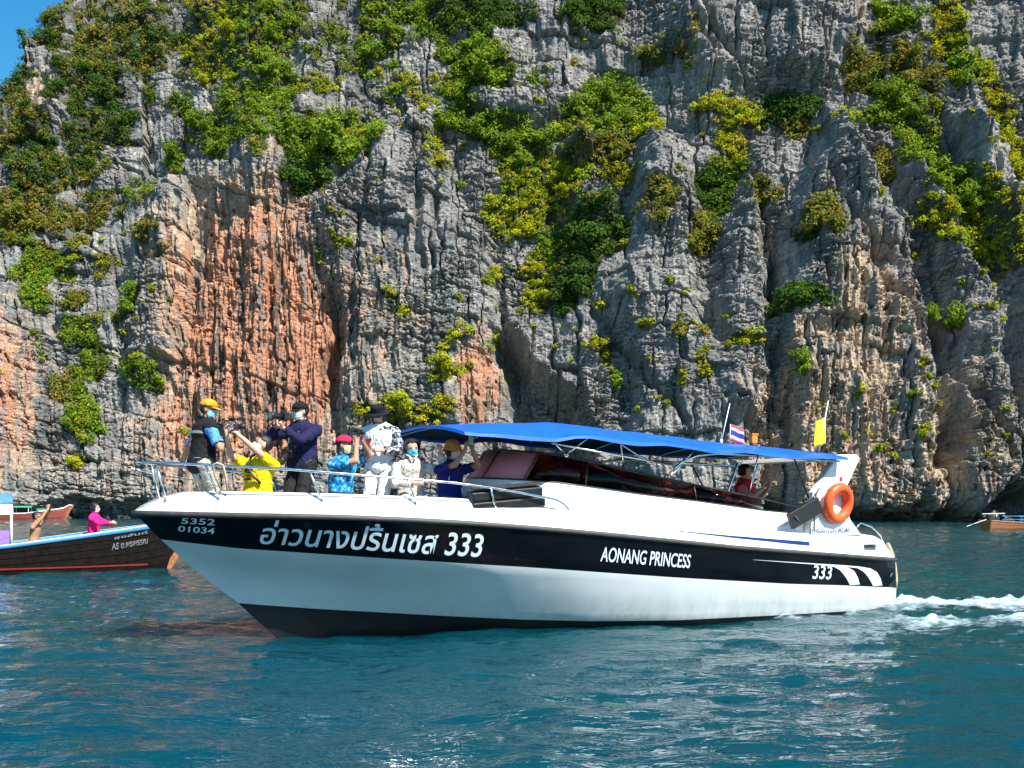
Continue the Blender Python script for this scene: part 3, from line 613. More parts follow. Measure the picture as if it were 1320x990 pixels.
src = n2_.nodes['Material Output'].inputs[0].links[0].from_socket; n2_.links.new(src, m2_.inputs[1]); n2_.links.new(df.outputs[0], m2_.inputs[2]); n2_.links.new(m2_.outputs[0], n2_.nodes['Material Output'].inputs[0])
zT = tb([.95, 1.54, 4.55, 5.42, 5.9, 6.2], [1.47, 1.60, 2.09, 2.26, 2.34, 2.38])
def gtop(k):
    s, t = path[k]; bk_ = .30 * max(0, min(1, (s - 4.9) / 1.2)); s2 = s - bk_; return (s2, t * .93, max(zT(s2), zE(s) + .03))
def gbot(k): s, t = path[k]; x, y, z = cpt(k, 1); return (x - .02 * (s > 5.4), y * .985, z)
NP = len(path)
for k0, k1, nm in [(1, 2, 'side_pane'), (2, 4, 'side_pane'), (4, 6, 'side_pane'), (6, 8, 'windscreen_pane'), (8, 10, 'windscreen_pane'), (10, 12, 'windscreen_pane'), (12, 14, 'side_pane'), (14, 16, 'side_pane'), (16, 17, 'side_pane')]:
    bot = [Vector(gbot(k)) for k in range(k0, k1 + 1)]; tp_ = [Vector(gtop(k)) for k in range(k0, k1 + 1)]
    o = MB().loft([bot, tp_], cap=False, closed=False).build(nm, gl if nm == 'side_pane' else gl2, boat, True)
    sd_ = o.modifiers.new('thickness', 'SOLIDIFY'); sd_.thickness = .006
MB().tube([gtop(k) for k in range(0, NP)], .016, 6).build('window_top_frame', darkm, boat, True)
MB().tube([tuple(Vector(gbot(k)) + Vector((0, 0, .008))) for k in range(0, NP)], .016, 6).build('window_sill_frame', darkm, boat, True)
redm = paint('red_brown_post', (.16, .045, .05), .4)
for k in (2, 4, 6, 8, 10, 12, 14, 16):
    MB().tube([gbot(k), gtop(k)], .020 if k in (6, 12) else .012, 6).build('window_post', redm if k in (6, 12) else darkm, boat, True)
# benches inside
seatm = paint('maroon_vinyl', (.10, .012, .014), .5)
for s in (1.7, 2.7, 3.7, 4.7):
    MB().box((s, 0, .93), (.45, 1.9, .12)).box((s - .26, 0, 1.2), (.10, 1.9, .6)).box((s, 0, .72), (.3, 1.7, .34)).build('bench_seat', seatm, boat)

# ---- blue canopy on its frame
zCe = tb([.85, 2.2, 3.58, 4.77, 5.3, 5.55, 5.83, 6.3, 7.08], [2.32, 2.345, 2.40, 2.47, 2.50, 2.495, 2.455, 2.475, 2.51])
zCc = tb([.85, 2.54, 3.5, 4.48, 5.37, 6.2, 7.08], [2.47, 2.57, 2.64, 2.71, 2.76, 2.73, 2.66])
def canz(s, t): f = abs(t) / 1.38; return zCc(s) - (zCc(s) - zCe(s) - (.11 if t < 0 else 0)) * f ** 2.0
ss = np.linspace(.85, 7.08, 90); tt = np.linspace(-1.38, 1.38, 41)
Vc = []
for s in ss:
    for t in tt:
        z = canz(s, t) + .012 * float(pn(np.array([s * 2.1]), np.array([t * 1.2]), 200)[0]) + .006 * math.sin(s * 5.1) * (abs(t) / 1.38) ** 3
        Vc.append((s + .05 * (1 - (t / 1.38) ** 2) * (s > 6.9), t, z))
Vc = np.array(Vc)
nS, nT = len(ss), len(tt); top_ = Vc.reshape(nS, nT, 3); botm = top_.copy(); botm[:, :, 2] -= .014
# hem hanging down along the two long edges and the front
hem = .055
mb = MB()
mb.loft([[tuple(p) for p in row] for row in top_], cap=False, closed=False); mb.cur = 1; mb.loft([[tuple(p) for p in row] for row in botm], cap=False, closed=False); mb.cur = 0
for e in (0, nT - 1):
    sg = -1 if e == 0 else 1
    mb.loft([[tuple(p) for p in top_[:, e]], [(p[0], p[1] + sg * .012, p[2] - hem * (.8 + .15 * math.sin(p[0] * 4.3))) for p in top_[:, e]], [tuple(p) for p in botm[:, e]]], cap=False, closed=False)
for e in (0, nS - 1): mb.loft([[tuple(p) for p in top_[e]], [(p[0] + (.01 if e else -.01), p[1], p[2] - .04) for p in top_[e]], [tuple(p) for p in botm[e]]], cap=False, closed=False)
mb.build('canopy', [blue, under_shade], boat, angle=50)
for s in (1.0, 2.3, 3.6, 4.8, 5.8, 6.95):
    MB().tube([(s, t, canz(s, t) - .030) for t in np.linspace(-1.33, 1.33, 15)], .014, 6).build('canopy_bow', steel, boat, True)
for sg in (1, -1):
    MB().tube([(.85, sg * 1.2, 2.27), (2.2, sg * 1.22, 2.315), (3.15, sg * 1.22, 2.34), (3.5, sg * 1.22, 2.30), (3.75, sg * 1.2, 2.2), (3.88, sg * 1.14, 2.04)], .022, 8).build('canopy_rail', steel, boat, True)
    MB().tube([(5.85, sg * 1.33, 2.40), (4.8, sg * 1.27, 2.27), (3.75, sg * 1.17, 2.14)], .012, 6).build('canopy_rail', steel, boat, True)
    for p, q in [((5.8, 1.3, 2.41), (5.45, 1.05, 2.25)), ((5.3, 1.3, 2.48), (5.5, 1.05, 2.26)), ((4.8, 1.3, 2.44), (4.6, 1.08, 2.10)), ((4.8, 1.3, 2.42), (3.9, 1.12, 2.02)), ((3.6, 1.3, 2.37), (3.85, 1.12, 2.02)), ((2.45, 1.25, 2.32), (2.45, 1.06, 1.77))]:
        MB().tube([(p[0], sg * p[1], p[2]), (q[0], sg * q[1], q[2])], .010, 6).build('canopy_strut', steel, boat, True)
    MB().tube([(1.75, sg * 1.22, 2.30), (1.42, sg * 1.17, 1.72)], .013, 6).build('canopy_strut', darkm, boat, True)
    # hinge clamps
    for c_ in [(5.48, 1.06, 2.27), (3.86, 1.13, 2.05)]: MB().ball((c_[0], sg * c_[1], c_[2]), .035, 8, 6).build('hinge_clamp', steel, boat, True)

# ---- radar arch at the stern
leg = [(.86, 2.335), (.80, 2.375), (.45, 2.385), (.38, 2.35), (.40, 2.28), (.70, 1.86), (.74, 1.62), (.66, 1.40), (.45, 1.16), (1.50, 1.16), (1.42, 1.50), (1.36, 1.80)]
mb = MB()
for sg in (1,):
    tin = lambda z: 1.27 - .10 * max(0, (z - 1.2))
    mb.prism(leg, 0, 1, lambda u_, v_, h: (u_, sg * (tin(v_) - .13 * h), v_))
bar = [(.85, 2.29), (.80, 2.372), (.45, 2.382), (.40, 2.30)]
mb.prism(bar, -1.05, 1.05, lambda u_, v_, h: (u_, h, v_ + .05 * (1 - abs(h) / 1.05)))
o = mb.build('radar_arch', white, boat, angle=30)
bv = o.modifiers.new('soft_edges', 'BEVEL'); bv.width = .022; bv.segments = 3; bv.limit_method = 'ANGLE'; bv.angle_limit = R(40)
for x_ in (.55, 1.0): MB().tube([(x_ + .3, -1.2, 1.2), (x_ - .1, -1.06, 2.32)], .022, 8).build('arch_pole', steel, boat, True)
MB().ball((.80, 1.192, 2.0), (.035, .004, .045), 10, 6).build('emblem', paint('red_blue_emblem', (.35, .03, .10), .4), boat, True)
MB().tube([(1.47, 1.33, 1.24), (1.43, 1.30, 1.5), (1.37, 1.27, 1.78), (1.30, 1.26, 1.86)], .012, 6).build('arch_seam', rubber, boat, True)
# aft grab rail, vent, stern rope fender
MB().tube([(.5, 1.16, 1.24), (.35, 1.14, 1.34), (.1, 1.12, 1.28), (-.12, 1.1, 1.14), (-.2, 1.1, 1.0)], .014, 6).build('stern_rail', steel, boat, True)
MB().tube([(.5, -1.16, 1.24), (.35, -1.14, 1.34), (.1, -1.12, 1.28), (-.12, -1.1, 1.14), (-.2, -1.1, 1.0)], .014, 6).build('stern_rail', steel, boat, True)
MB().box((.22, 1.05, 1.20), (.50, .10, .06)).build('stern_cushion', darkm, boat)
ropem = paint('tan_rope', (.45, .38, .24), .9, var=.25, scale=40, bumpd=.004)
MB().tube([(-.16, 1.20, 1.02), (-.27, 1.19, .86), (-.315, 1.2, .66), (-.32, 1.22, .45), (-.30, 1.22, .32)], .028, 8).build('stern_rope', ropem, boat, True)
MB().tube([(-.16, -1.20, 1.02), (-.27, -1.19, .86), (-.315, -1.2, .66), (-.32, -1.22, .45), (-.30, -1.22, .32)], .028, 8).build('stern_rope', ropem, boat, True)
# swim platform behind the transom
MB().box((-.42, 0, .33), (.34, 1.9, .07)).build('swim_platform', white, boat)

# ---- bow rail with stanchions
zrail = tb([5.60, 5.66, 5.8, 6.2, 7, 8, 9, 10.2, 10.75], [1.54, 1.62, 1.685, 1.76, 1.88, 1.95, 2.03, 2.10, 2.13])
def rpt(s, sg): return (s, sg * max(bR(min(s, 10.55)) - .10, .02) if s > 5.7 else sg * (bR(s) - .12), zrail(s))
sr = [5.60, 5.63, 5.68, 5.8, 6.0, 6.3, 6.7, 7.2, 7.7, 8.2, 8.7, 9.1, 9.5, 9.8, 10.1, 10.35, 10.5]
near_ = [rpt(s, 1) for s in sr]; far_ = [rpt(s, -1) for s in sr]
MB().tube(near_ + [(10.58, .13, 2.115), (10.63, 0, 2.12), (10.58, -.13, 2.115)] + far_[::-1], .0165, 8).build('bow_rail', steel, boat, True)
for sg in (1, -1):
    for s0, s1 in ((10.34, 10.45), (9.80, 9.95), (8.70, 8.86), (7.62, 7.74), (6.62, 6.70)):
        tb_ = max(bR(s0) - .14, .05); p1 = rpt(s1, sg)
        MB().tube([(s0, sg * tb_, zD(s0) - .01), p1], .0135, 8).tube([(s0, sg * tb_, zD(s0) - .012), (s0, sg * tb_, zD(s0) + .016)], .035, 10).build('rail_stanchion', steel, boat, True)
# mid wire at the bow, rope loop over the rail
MB().tube([(10.70, 0, 2.05), (10.35, -.28, 1.98), (9.9, -.52, 1.93), (9.2, -.82, 1.88), (8.7, -1.0, 1.85)], .007, 6).build('rail_wire', steel, boat, True)
MB().tube([(9.78, .56, 1.80), (9.86, .60, 1.96), (9.88, .63, 2.09), (9.84, .65, 2.105), (9.78, .66, 2.08), (9.74, .64, 1.92), (9.72, .60, 1.78)], .013, 6).build('mooring_line', ropem, boat, True)
for sg in (1, -1): MB().tube([(s, sg * (bR(s) - .185), zD(s) + .068) for s in np.linspace(6.52, 9.9, 30)], .011, 6).build('deck_shadow_line', paint('shadow_line_grey', (.32, .33, .35), .6), boat, True)  # thin grey tube drawn as the shadow line along the deck
# ---- lettering and stripes, laid on the hull skin
def band_z(s, f): return LB[2](s) + f * (zR(s) - LB[2](s))    # 0 at the foot of the black band, 1 at the rub rail
def text_mesh(body, size, bold=0.0, shear=0.0, space=1.0):
    cu = bpy.data.curves.new('lettering', 'FONT'); cu.body = body; cu.size = size; cu.offset = bold; cu.shear = shear; cu.space_character = space; cu.resolution_u = 4
    o = bpy.data.objects.new('lettering', cu); COL.objects.link(o); bpy.context.view_layer.update()
    me_ = bpy.data.meshes.new_from_object(o.evaluated_get(bpy.context.evaluated_depsgraph_get())); bpy.data.objects.remove(o)
    return me_
def hull_text(body, s_left, width, f0, f1, bold=0.0, shear=0.0, mat=None, name='name_lettering', surf=None, off=.006):
    """text between s_left and s_left - width, from height fraction f0 to f1 of the band"""
    me_ = text_mesh(body, 1.0, bold, shear)
    bm = bmesh.new(); bm.from_mesh(me_); bmesh.ops.triangulate(bm, faces=bm.faces)
    xs = [v_.co.x for v_ in bm.verts]; ys_ = [v_.co.y for v_ in bm.verts]; x0, x1, y0, y1 = min(xs), max(xs), min(ys_), max(ys_)
    for v_ in bm.verts:
        s = s_left - (v_.co.x - x0) / (x1 - x0) * width; f = f0 + (v_.co.y - y0) / (y1 - y0) * (f1 - f0)
        if surf: v_.co = surf(s, f)
        else: z = band_z(s, f); v_.co = (s, side_t(s, z) + off, z)
    bm.to_mesh(me_); bm.free()
    return link(name, me_, mat or letter, boat)
hull_text('อ่าวนางปริ้นเซส 333', 9.37, 2.55, .17, .86, bold=.012, shear=.12)
hull_text('AONANG PRINCESS', 5.20, 1.42, .28, .66, bold=.008, shear=.2)
hull_text('5352', 10.20, .34, .64, .84, bold=.01, name='registration_number')
hull_text('01034', 10.22, .37, .36, .56, bold=.01, name='registration_number')
hull_text('333', 1.56, .40, .18, .62, bold=.012, shear=.18, name='hull_number')
def deck_side(s, f):   # 0 rub rail .. 1 deck edge
    b_ = bR(s); z0 = zR(s); zd = zD(s); iD = .13
    q = np.interp(f, [0, .55, 1], [0, 1, 2]); tt_ = np.interp(f, [0, .55, 1], [b_, b_ - iD * .25, b_ - iD]); return (s, float(tt_) + .007, z0 + (zd - z0) * f + .004)
def decal(name, edge_hi, edge_lo, mat, surf):
    """strip between two (s, f) edges laid on a surface"""
    MB().loft([[surf(*p) for p in edge_hi], [surf((a_1[0] + a_2[0]) / 2, (a_1[1] + a_2[1]) / 2) for a_1, a_2 in zip(edge_hi, edge_lo)], [surf(*p) for p in edge_lo]], cap=False, closed=False).build(name, mat, boat)
sl = np.linspace(4.3, 1.6, 24)
decal('blue_stripe', [(s, .56) for s in sl], [(s, .56 - .20 * (4.3 - s) / 2.7) for s in sl], navy, deck_side)
def band(s, f): z = band_z(s, f); return (s, side_t(s, z) + .008, z)
for d_ in (0, -.5):     # two curved white swooshes at the stern
    hi = [(2.7 + d_, .66), (2.0 + d_, .668), (1.5 + d_, .668), (1.1 + d_, .66), (.85 + d_, .62), (.70 + d_, .50), (.62 + d_, .3), (.57 + d_, .06)]
    lo = [(2.7 + d_, .655), (2.0 + d_, .648), (1.5 + d_, .635), (1.13 + d_, .60), (1.0 + d_, .5), (.92 + d_, .37), (.84 + d_, .2), (.78 + d_, .03)]
    decal('white_swoosh', hi, lo, letter, band)
hull_text('ท่าเรืออ่าวนาง 45-49', 1.50, .78, .12, .62, bold=.02, mat=navy, name='stern_lettering', surf=lambda s, f: (s, 1.289, 1.18 + .19 * f))
for k_ in range(3): MB().box((.33, bR(.33) - .005, 1.0 + .018 * k_ - .018), (.26, .05, .009)).build('vent_slat', darkm, boat)
MB().tube([(-.10, bR(-.1) + .012, .52), (-.13, bR(-.1) + .02, .57)], .012, 6).build('stern_cleat', steel, boat)
# ---- things carried on the boat
cush = paint('black_vinyl', (.012, .012, .013), .42, var=.35, scale=12, bumpd=.003)
ft = empty('boarding_mat', BW(6.42, 1.20, 1.575), BRZ, 'folded black mat lying on the side deck under the pink windscreen', 'mat')
def soft(o, w=.02): q = o.modifiers.new('soft_edges', 'BEVEL'); q.width = w; q.segments = 3; return o
tl = Matrix.Rotation(R(-9), 3, 'X') @ Matrix.Rotation(R(5), 3, 'Y')
soft(MB().box((0, 0, .06), (1.00, .20, .125), tl).build('lower_fold', cush, ft)); soft(MB().box((.02, -.01, .19), (.98, .19, .115), tl).build('upper_fold', cush, ft))
MB().box((.0, .0, .285), (.94, .18, .012), tl).build('edge_strip', rubber, ft)
fb = empty('fender_board', BW(1.62, 1.30, 1.40), BRZ, 'black board leaning against the foot of the white arch', 'board')
tl = Matrix.Rotation(R(24), 3, 'Y')
soft(MB().box((0, 0, .10), (.62, .07, .24), tl).build('board', cush, fb), .012)
MB().tube([(.16, .045, .0), (.24, .055, .06)], .012, 6).build('board_handle', steel, fb)
# lifebuoy
orange_m = paint('orange_lifebuoy', (.78, .105, .018), .45, var=.08, scale=5, bumpd=.002)
lb = empty('lifebuoy', BW(.98, 1.315, 1.64), BRZ, 'orange ring lifebuoy hung on the white stern arch', 'lifebuoy')
RT = Matrix.Rotation(R(-9), 3, 'X') @ Matrix.Rotation(R(8), 3, 'Z')
mb = MB(); pts = []
for k_ in range(40):
    a_1 = 2 * math.pi * k_ / 40; pts.append(RT @ Vector((.235 * math.cos(a_1), 0, .235 * math.sin(a_1))))
mb.tube(pts, .075, 14, closed=True).build('ring', orange_m, lb, True)
for k_ in range(4):
    a_1 = math.pi / 4 + k_ * math.pi / 2; cpt_ = Vector((.235 * math.cos(a_1), 0, .235 * math.sin(a_1))); rad_ = cpt_.normalized(); tan_ = Vector((-rad_.z, 0, rad_.x))
    ring_ = [[RT @ (cpt_ + .079 * (math.cos(q) * rad_ + math.sin(q) * Vector((0, 1, 0))) + w_ * tan_) for q in np.linspace(0, 2 * math.pi, 14, endpoint=False)] for w_ in (-.022, .022)]
    MB().loft(ring_, cap=False).build('band', orange_m, lb, True)
# masts and flags on the canopy
polem = paint('white_pole', (.75, .75, .74), .4)
def cloth(w, h, cols, name, parent, base, dirv, mat_list, drop=0.0, amp=.03):
    mb = MB(); nx, ny = 14, max(10, 2 * len(cols)); d_ = Vector(dirv).normalized(); sid = d_.cross(Vector((0, 0, 1))).normalized()
    g = [[Vector(base) + d_ * (w * i / nx) + Vector((0, 0, -h * j / ny - drop * (i / nx) ** 1.5)) + sid * amp * math.sin(7 * i / nx + 1.3 * j / ny) * (i / nx) for i in range(nx + 1)] for j in range(ny + 1)]
    for j in range(ny):
        mb.cur = cols[min(len(cols) - 1, int(len(cols) * (j + .5) / ny))]; mb.loft([[tuple(p) for p in g[j]], [tuple(p) for p in g[j + 1]]], cap=False, closed=False)
    o = mb.build(name, mat_list, parent, True); q = o.modifiers.new('thickness', 'SOLIDIFY'); q.thickness = .002; return o
def L2W(v_): return Matrix.Rotation(BRZ, 3, 'Z') @ Vector(v_)
a1 = empty('radio_aerial', BW(2.55, .55, canz(2.55, .55) - .01), BRZ, 'slim white aerial leaning up from the blue canopy beside the striped flag', 'aerial')
MB().tube([(0, 0, 0), (-.17, 0, .60)], [.011, .006], 6).build('mast', polem, a1, True); MB().tube([(0, 0, -.01), (-.015, 0, .06)], .022, 8).build('base', polem, a1, True)
tf = empty('striped_flag', BW(2.38, .55, canz(2.38, .55) - .01), BRZ, 'small flag with red, white and blue stripes flying over the blue canopy', 'flag')
MB().tube([(0, 0, 0), (-.01, 0, .30)], .006, 6).build('pole', polem, tf, True)
fr_, fw_, fbm_ = paint('flag_red', (.55, .04, .08), .8), paint('flag_white', (.75, .74, .74), .8), paint('flag_blue', (.02, .03, .30), .8)
cloth(.22, .24, [0, 1, 2, 2, 1, 0], 'flag_cloth', tf, (-.01, 0, .30), (-.95, .1, -.10), [fr_, fw_, fbm_], .05)
yf = empty('yellow_flag', BW(.92, .85, canz(.92, .85) - .02), BRZ, 'yellow pennant on a leaning white staff at the canopy\'s stern end', 'flag')
MB().tube([(0, 0, 0), (-.20, 0, .82)], [.013, .008], 6).build('staff', polem, yf, True)
cloth(.25, .40, [0], 'flag_cloth', yf, (-.145, .0, .56), (.95, .25, -.12), [paint('flag_yellow', (.75, .62, .03), .8)], .04, .045)
MB().box((0, 0, .01), (.08, .06, .05)).build('bracket', darkm, yf)
ol = empty('orange_beacon', BW(1.98, .6, canz(1.98, .6) - .01), BRZ, 'orange box-shaped beacon standing on the blue canopy between the two flags', 'beacon')
MB().tube([(0, 0, 0), (0, 0, .05)], .05, 12).build('base', rubber, ol, True); soft(MB().box((0, 0, .11), (.11, .09, .13)).build('lamp_housing', paint('orange_plastic', (.75, .22, .02), .4), ol)); MB().box((0, 0, .185), (.12, .10, .025)).build('cap', paint('orange_cap', (.7, .17, .01), .4), ol)
# ================================================================== PEOPLE
skin_a = paint('skin_tan', (.42, .225, .14), .55, var=.06, scale=14, spec=.3)
skin_b = paint('skin_light', (.55, .33, .23), .55, var=.06, scale=14, spec=.3)
skin_c = paint('skin_brown', (.26, .125, .07), .55, var=.06, scale=14, spec=.3)
hairm = paint('black_hair', (.012, .010, .009), .45, var=.4, scale=60, bumpd=.004)
eyem = paint('dark_eye', (.01, .008, .007), .2)
def fabric(name, col, var=.12, scale=10):
    m = paint(name, col, .88, var=var, scale=scale, spec=.2); n = m.node_tree; b = n.nodes['Principled BSDF']
    t = texnoise(n, 9, 3, .6, texcoord(n, 'Object', (1, 1, .7))); t.inputs['Distortion'].default_value = 1.6      # creases
    bump(n, b, t.outputs[0], 1.0, .045); return m
maskb = fabric('blue_mask_paper', (.30, .62, .72)); maskw = fabric('white_mask_paper', (.72, .80, .84)); maskp = fabric('pale_pink_mask', (.78, .62, .58))
def pattern(name, c1, c2, c3, scale):
    m, n, b = newmat(name); t = texnoise(n, scale, 3, .6, texcoord(n)); r = ramp(n, t.outputs[0], [(.40, c1), (.50, c2), (.60, c3)]); r.color_ramp.interpolation = 'CONSTANT'
    n.links.new(r.outputs[0], b.inputs['Base Color']); b.inputs['Roughness'].default_value = .85; return m
V3 = Vector
def ik(S, W, l1, l2, pole):
    S = V3(S); W = V3(W); d = W - S; L = min(d.length, (l1 + l2) * .995); dn = d.normalized(); W = S + dn * L
    a = (l1 * l1 - l2 * l2 + L * L) / (2 * L); h = math.sqrt(max(l1 * l1 - a * a, 1e-6)); pv = V3(pole); pv = (pv - pv.dot(dn) * dn).normalized()
    return S + dn * a + pv * h, W
def person(loc, face, label, P, skin=None, mats=None, name='person', group=None):
    """P: pose in the person's own frame (x ahead, y left, z up, origin on the floor under the pelvis)"""
    H = P.get('h', 1.66) / 1.70; skin = skin or skin_a
    root = empty(name, loc, R(face), label, 'person', group)
    sit = P.get('sit', 0); lean = R(P.get('lean', 0)); twist = R(P.get('twist', 0))
    pel = V3((0, 0, (.50 if sit else .93))) * 1.0
    if sit: pel.z = P.get('seat', .45) + .09
    Rt = Matrix.Rotation(twist, 3, 'Z') @ Matrix.Rotation(lean, 3, 'Y')
    def T(x, y, z): return pel + Rt @ V3((x, y, z))
    mb = MB(); bones = []
    def limb(p0, p1, r0, r1, lab, sq=1.0, side=None, n=12):
        p0 = V3(p0); p1 = V3(p1); d = (p1 - p0); L = d.length; d = d / L
        x = d.cross(V3(side) if side else (V3((0, 1, 0)) if abs(d.y) < .85 else V3((1, 0, 0)))).normalized(); y = x.cross(d)
        rings = []
        for f, k in [(-1, .35), (-.75, .70), (-.4, .93), (0, 1)]: rings.append((p0 + d * f * r0, r0 * k))
        for f in (.33, .66): rings.append((p0 + d * L * f, r0 + (r1 - r0) * f))
        for f, k in [(0, 1), (.4, .93), (.75, .70), (1, .35)]: rings.append((p1 + d * f * r1, r1 * k))
        mb.loft([[c + r * (math.cos(2 * math.pi * k / n) * x * sq + math.sin(2 * math.pi * k / n) * y) for k in range(n)] for c, r in rings])
        bones.append((lab, p0, p1, r0, r1))
    w = P.get('wide', 1.0)
    # trunk as one stack of oval rings
    tr = [(-.10, .085, .12), (-.06, .125, .165), (.0, .130, .172), (.08, .122, .160), (.18, .112, .148), (.28, .118, .158), (.36, .122, .172), (.43, .112, .176), (.48, .085, .150), (.52, .06, .07)]
    mb.loft([[T(a * w * math.cos(q) + (.01 if z > .2 else 0), b_ * w * math.sin(q), z) for q in np.linspace(0, 2 * math.pi, 20, endpoint=False)] for z, a, b_ in tr])
    bones.append(('hips', T(0, 0, -.05), T(0, 0, .08), .15, .14)); bones.append(('chest', T(0, 0, .12), T(0, 0, .44), .15, .16))
    nb = T(.0, 0, .47); hy = R(P.get('head_yaw', 0)); hp = R(P.get('head_pitch', 0)); hr = R(P.get('head_roll', 0))
    Rh = Matrix.Rotation(twist * .0 + hy, 3, 'Z') @ Matrix.Rotation(hp, 3, 'Y') @ Matrix.Rotation(hr, 3, 'X')
    hc = nb + (Rt @ V3((0, 0, .10))) * .6 + Rh @ V3((.025, 0, .125))
    limb(nb - V3((0, 0, .03)), hc + Rh @ V3((-.02, 0, -.06)), .056, .054, 'neck')
    def HD(x, y, z): return hc + Rh @ V3((x, y, z))
    mb.ball(HD(-.008, 0, .028), (.098, .078, .095), 18, 12, Rh); mb.ball(HD(.022, 0, -.035), (.070, .062, .082), 16, 10, Rh)
    mb.ball(HD(.048, 0, -.085), (.032, .034, .028), 10, 8, Rh)
    mb.loft([[HD(.086 + dx, y_ * wd, z_) for y_, dx in ((-1, -.012), (0, .006), (1, -.012))] for z_, wd, in ((.02, .010), (-.02, .016), (-.038, .018))], cap=True) if False else mb.ball(HD(.096, 0, -.018), (.020, .013, .024), 8, 6, Rh)
    for sg in (1, -1): mb.ball(HD(-.008, sg * .080, -.008), (.020, .012, .032), 8, 6, Rh)
    bones.append(('head', HD(0, 0, -.05), HD(0, 0, .04), .09, .09))
    res = {'root': root, 'HD': HD, 'Rh': Rh}
    # arms and hands
    for side, sg in (('L', 1), ('R', -1)):
        S = T(.0, sg * .185 * w, .405); l1, l2 = .285 * H / .976, .255 * H / .976
        tgt = P.get('hand' + side, None); pole = P.get('pole' + side, (-.3, sg * .6, -.8))
        if tgt is None: tgt = tuple(T(.06, sg * .27, -.11))
        E_, W_ = ik(S, tgt, l1, l2, pole)
        limb(T(-.0, sg * .12 * w, .41), S, .062, .060, 'chest'); limb(S, E_, .054 * w, .042, 'uarm' + side); limb(E_, W_, .041, .029, 'farm' + side)
        hd = P.get('hdir' + side); hd = V3(hd).normalized() if hd else (W_ - E_).normalized()
        pn_ = V3(P.get('palm' + side, (0, -sg, 0))); pn_ = (pn_ - pn_.dot(hd) * hd).normalized(); ax = hd.cross(pn_).normalized() * sg     # ax: towards the little finger side
        grip = P.get('grip' + side, .5)
        limb(W_ - hd * .01, W_ + hd * .075, .030, .036, 'hand' + side, .55, tuple(ax), 10)
        for k, (off, ln) in enumerate(((-.030, .070), (-.010, .080), (.010, .075), (.029, .058))):
            b0 = W_ + hd * .085 + ax * off; a1 = grip * R(70); d1 = (hd * math.cos(a1) + pn_ * math.sin(a1)); d2 = (hd * math.cos(a1 * 2.1) + pn_ * math.sin(a1 * 2.1))
            limb(b0, b0 + d1 * ln * .5, .0105, .0100, 'hand' + side, n=8); limb(b0 + d1 * ln * .5, b0 + d1 * ln * .5 + d2 * ln * .5, .0100, .0085, 'hand' + side, n=8)
        tb0 = W_ + hd * .03 - ax * .028; td = (hd * .75 - ax * .6 + pn_ * (.25 + .5 * grip)).normalized(); limb(tb0, tb0 + td * .045, .013, .012, 'hand' + side, n=8)
        td2 = (td + pn_ * .5 * grip + hd * .4).normalized(); limb(tb0 + td * .045, tb0 + td * .045 + td2 * .03, .0115, .0095, 'hand' + side, n=8)
        res['W' + side] = W_ + hd * .09
    # legs and feet
    for side, sg in (('L', 1), ('R', -1)):
        hipj = pel + Matrix.Rotation(twist * .5, 3, 'Z') @ V3((0, sg * .095, -.03)); sp = P.get('spread', .0)
        if sit: kn = hipj + V3((.42, sg * (.04 + sp), .0 + P.get('knee_up', 0))); an = V3((kn.x - .02 + P.get('foot_fwd', 0), kn.y, .09))
        else:
            an = V3((P.get('step' + side, 0), sg * (.10 + sp), .09)); kn, an = ik(hipj, an, .44, .43, (1, 0, 0))
        limb(hipj, kn, .088, .060, 'thigh'); limb(kn, an, .058, .040, 'shin')
        limb(an + V3((-.03, 0, -.045)), an + V3((.15, 0, -.055)), .042, .034, 'foot', 1.1)
    me = bpy.data.meshes.new('body'); me.from_pydata(mb.v, [], mb.f)
    ob = bpy.data.objects.new('body', me); COL.objects.link(ob)
    rm = ob.modifiers.new('skin', 'REMESH'); rm.mode = 'VOXEL'; rm.voxel_size = P.get('voxel', .013); rm.use_smooth_shade = True
    sm = ob.modifiers.new('smooth', 'SMOOTH'); sm.factor = .5; sm.iterations = 2
    bm_ = bmesh.new(); bm_.from_mesh(me); bmesh.ops.recalc_face_normals(bm_, faces=bm_.faces); bm_.to_mesh(me); bm_.free()
    bpy.context.view_layer.update()
    new = bpy.data.meshes.new_from_object(ob.evaluated_get(bpy.context.evaluated_depsgraph_get())); bpy.data.objects.remove(ob)
    new.name = 'body'; new.materials.clear(); new.shade_smooth()
    o = link('body', new, skin, root)
    # label each vertex with its nearest bone
    nv = len(new.vertices); co = np.empty(nv * 3); new.vertices.foreach_get('co', co); co = co.reshape(-1, 3); nor = np.empty(nv * 3); new.vertices.foreach_get('normal', nor); nor = nor.reshape(-1, 3)
    best = np.full(nv, 1e9); lab = np.zeros(nv, int); par = np.zeros(nv)
    for i, (l_, p0, p1, r0, r1) in enumerate(bones):
        a = np.array(p0); d = np.array(p1) - a; t = np.clip(((co - a) @ d) / (d @ d), 0, 1); dist = np.linalg.norm(co - a - t[:, None] * d, axis=1) - (r0 + (r1 - r0) * t)
        m_ = dist < best; best[m_] = dist[m_]; lab[m_] = i; par[m_] = t[m_]
    names = np.array([b_[0] for b_ in bones])[lab]
    hl = (co - np.array(hc)) @ np.array(Rh)         # head coordinates
    nf = len(new.polygons); fv = np.empty(nf * 4, int)
    if len(new.loops) == nf * 4: new.loops.foreach_get('vertex_index', fv); fv = fv.reshape(-1, 4)
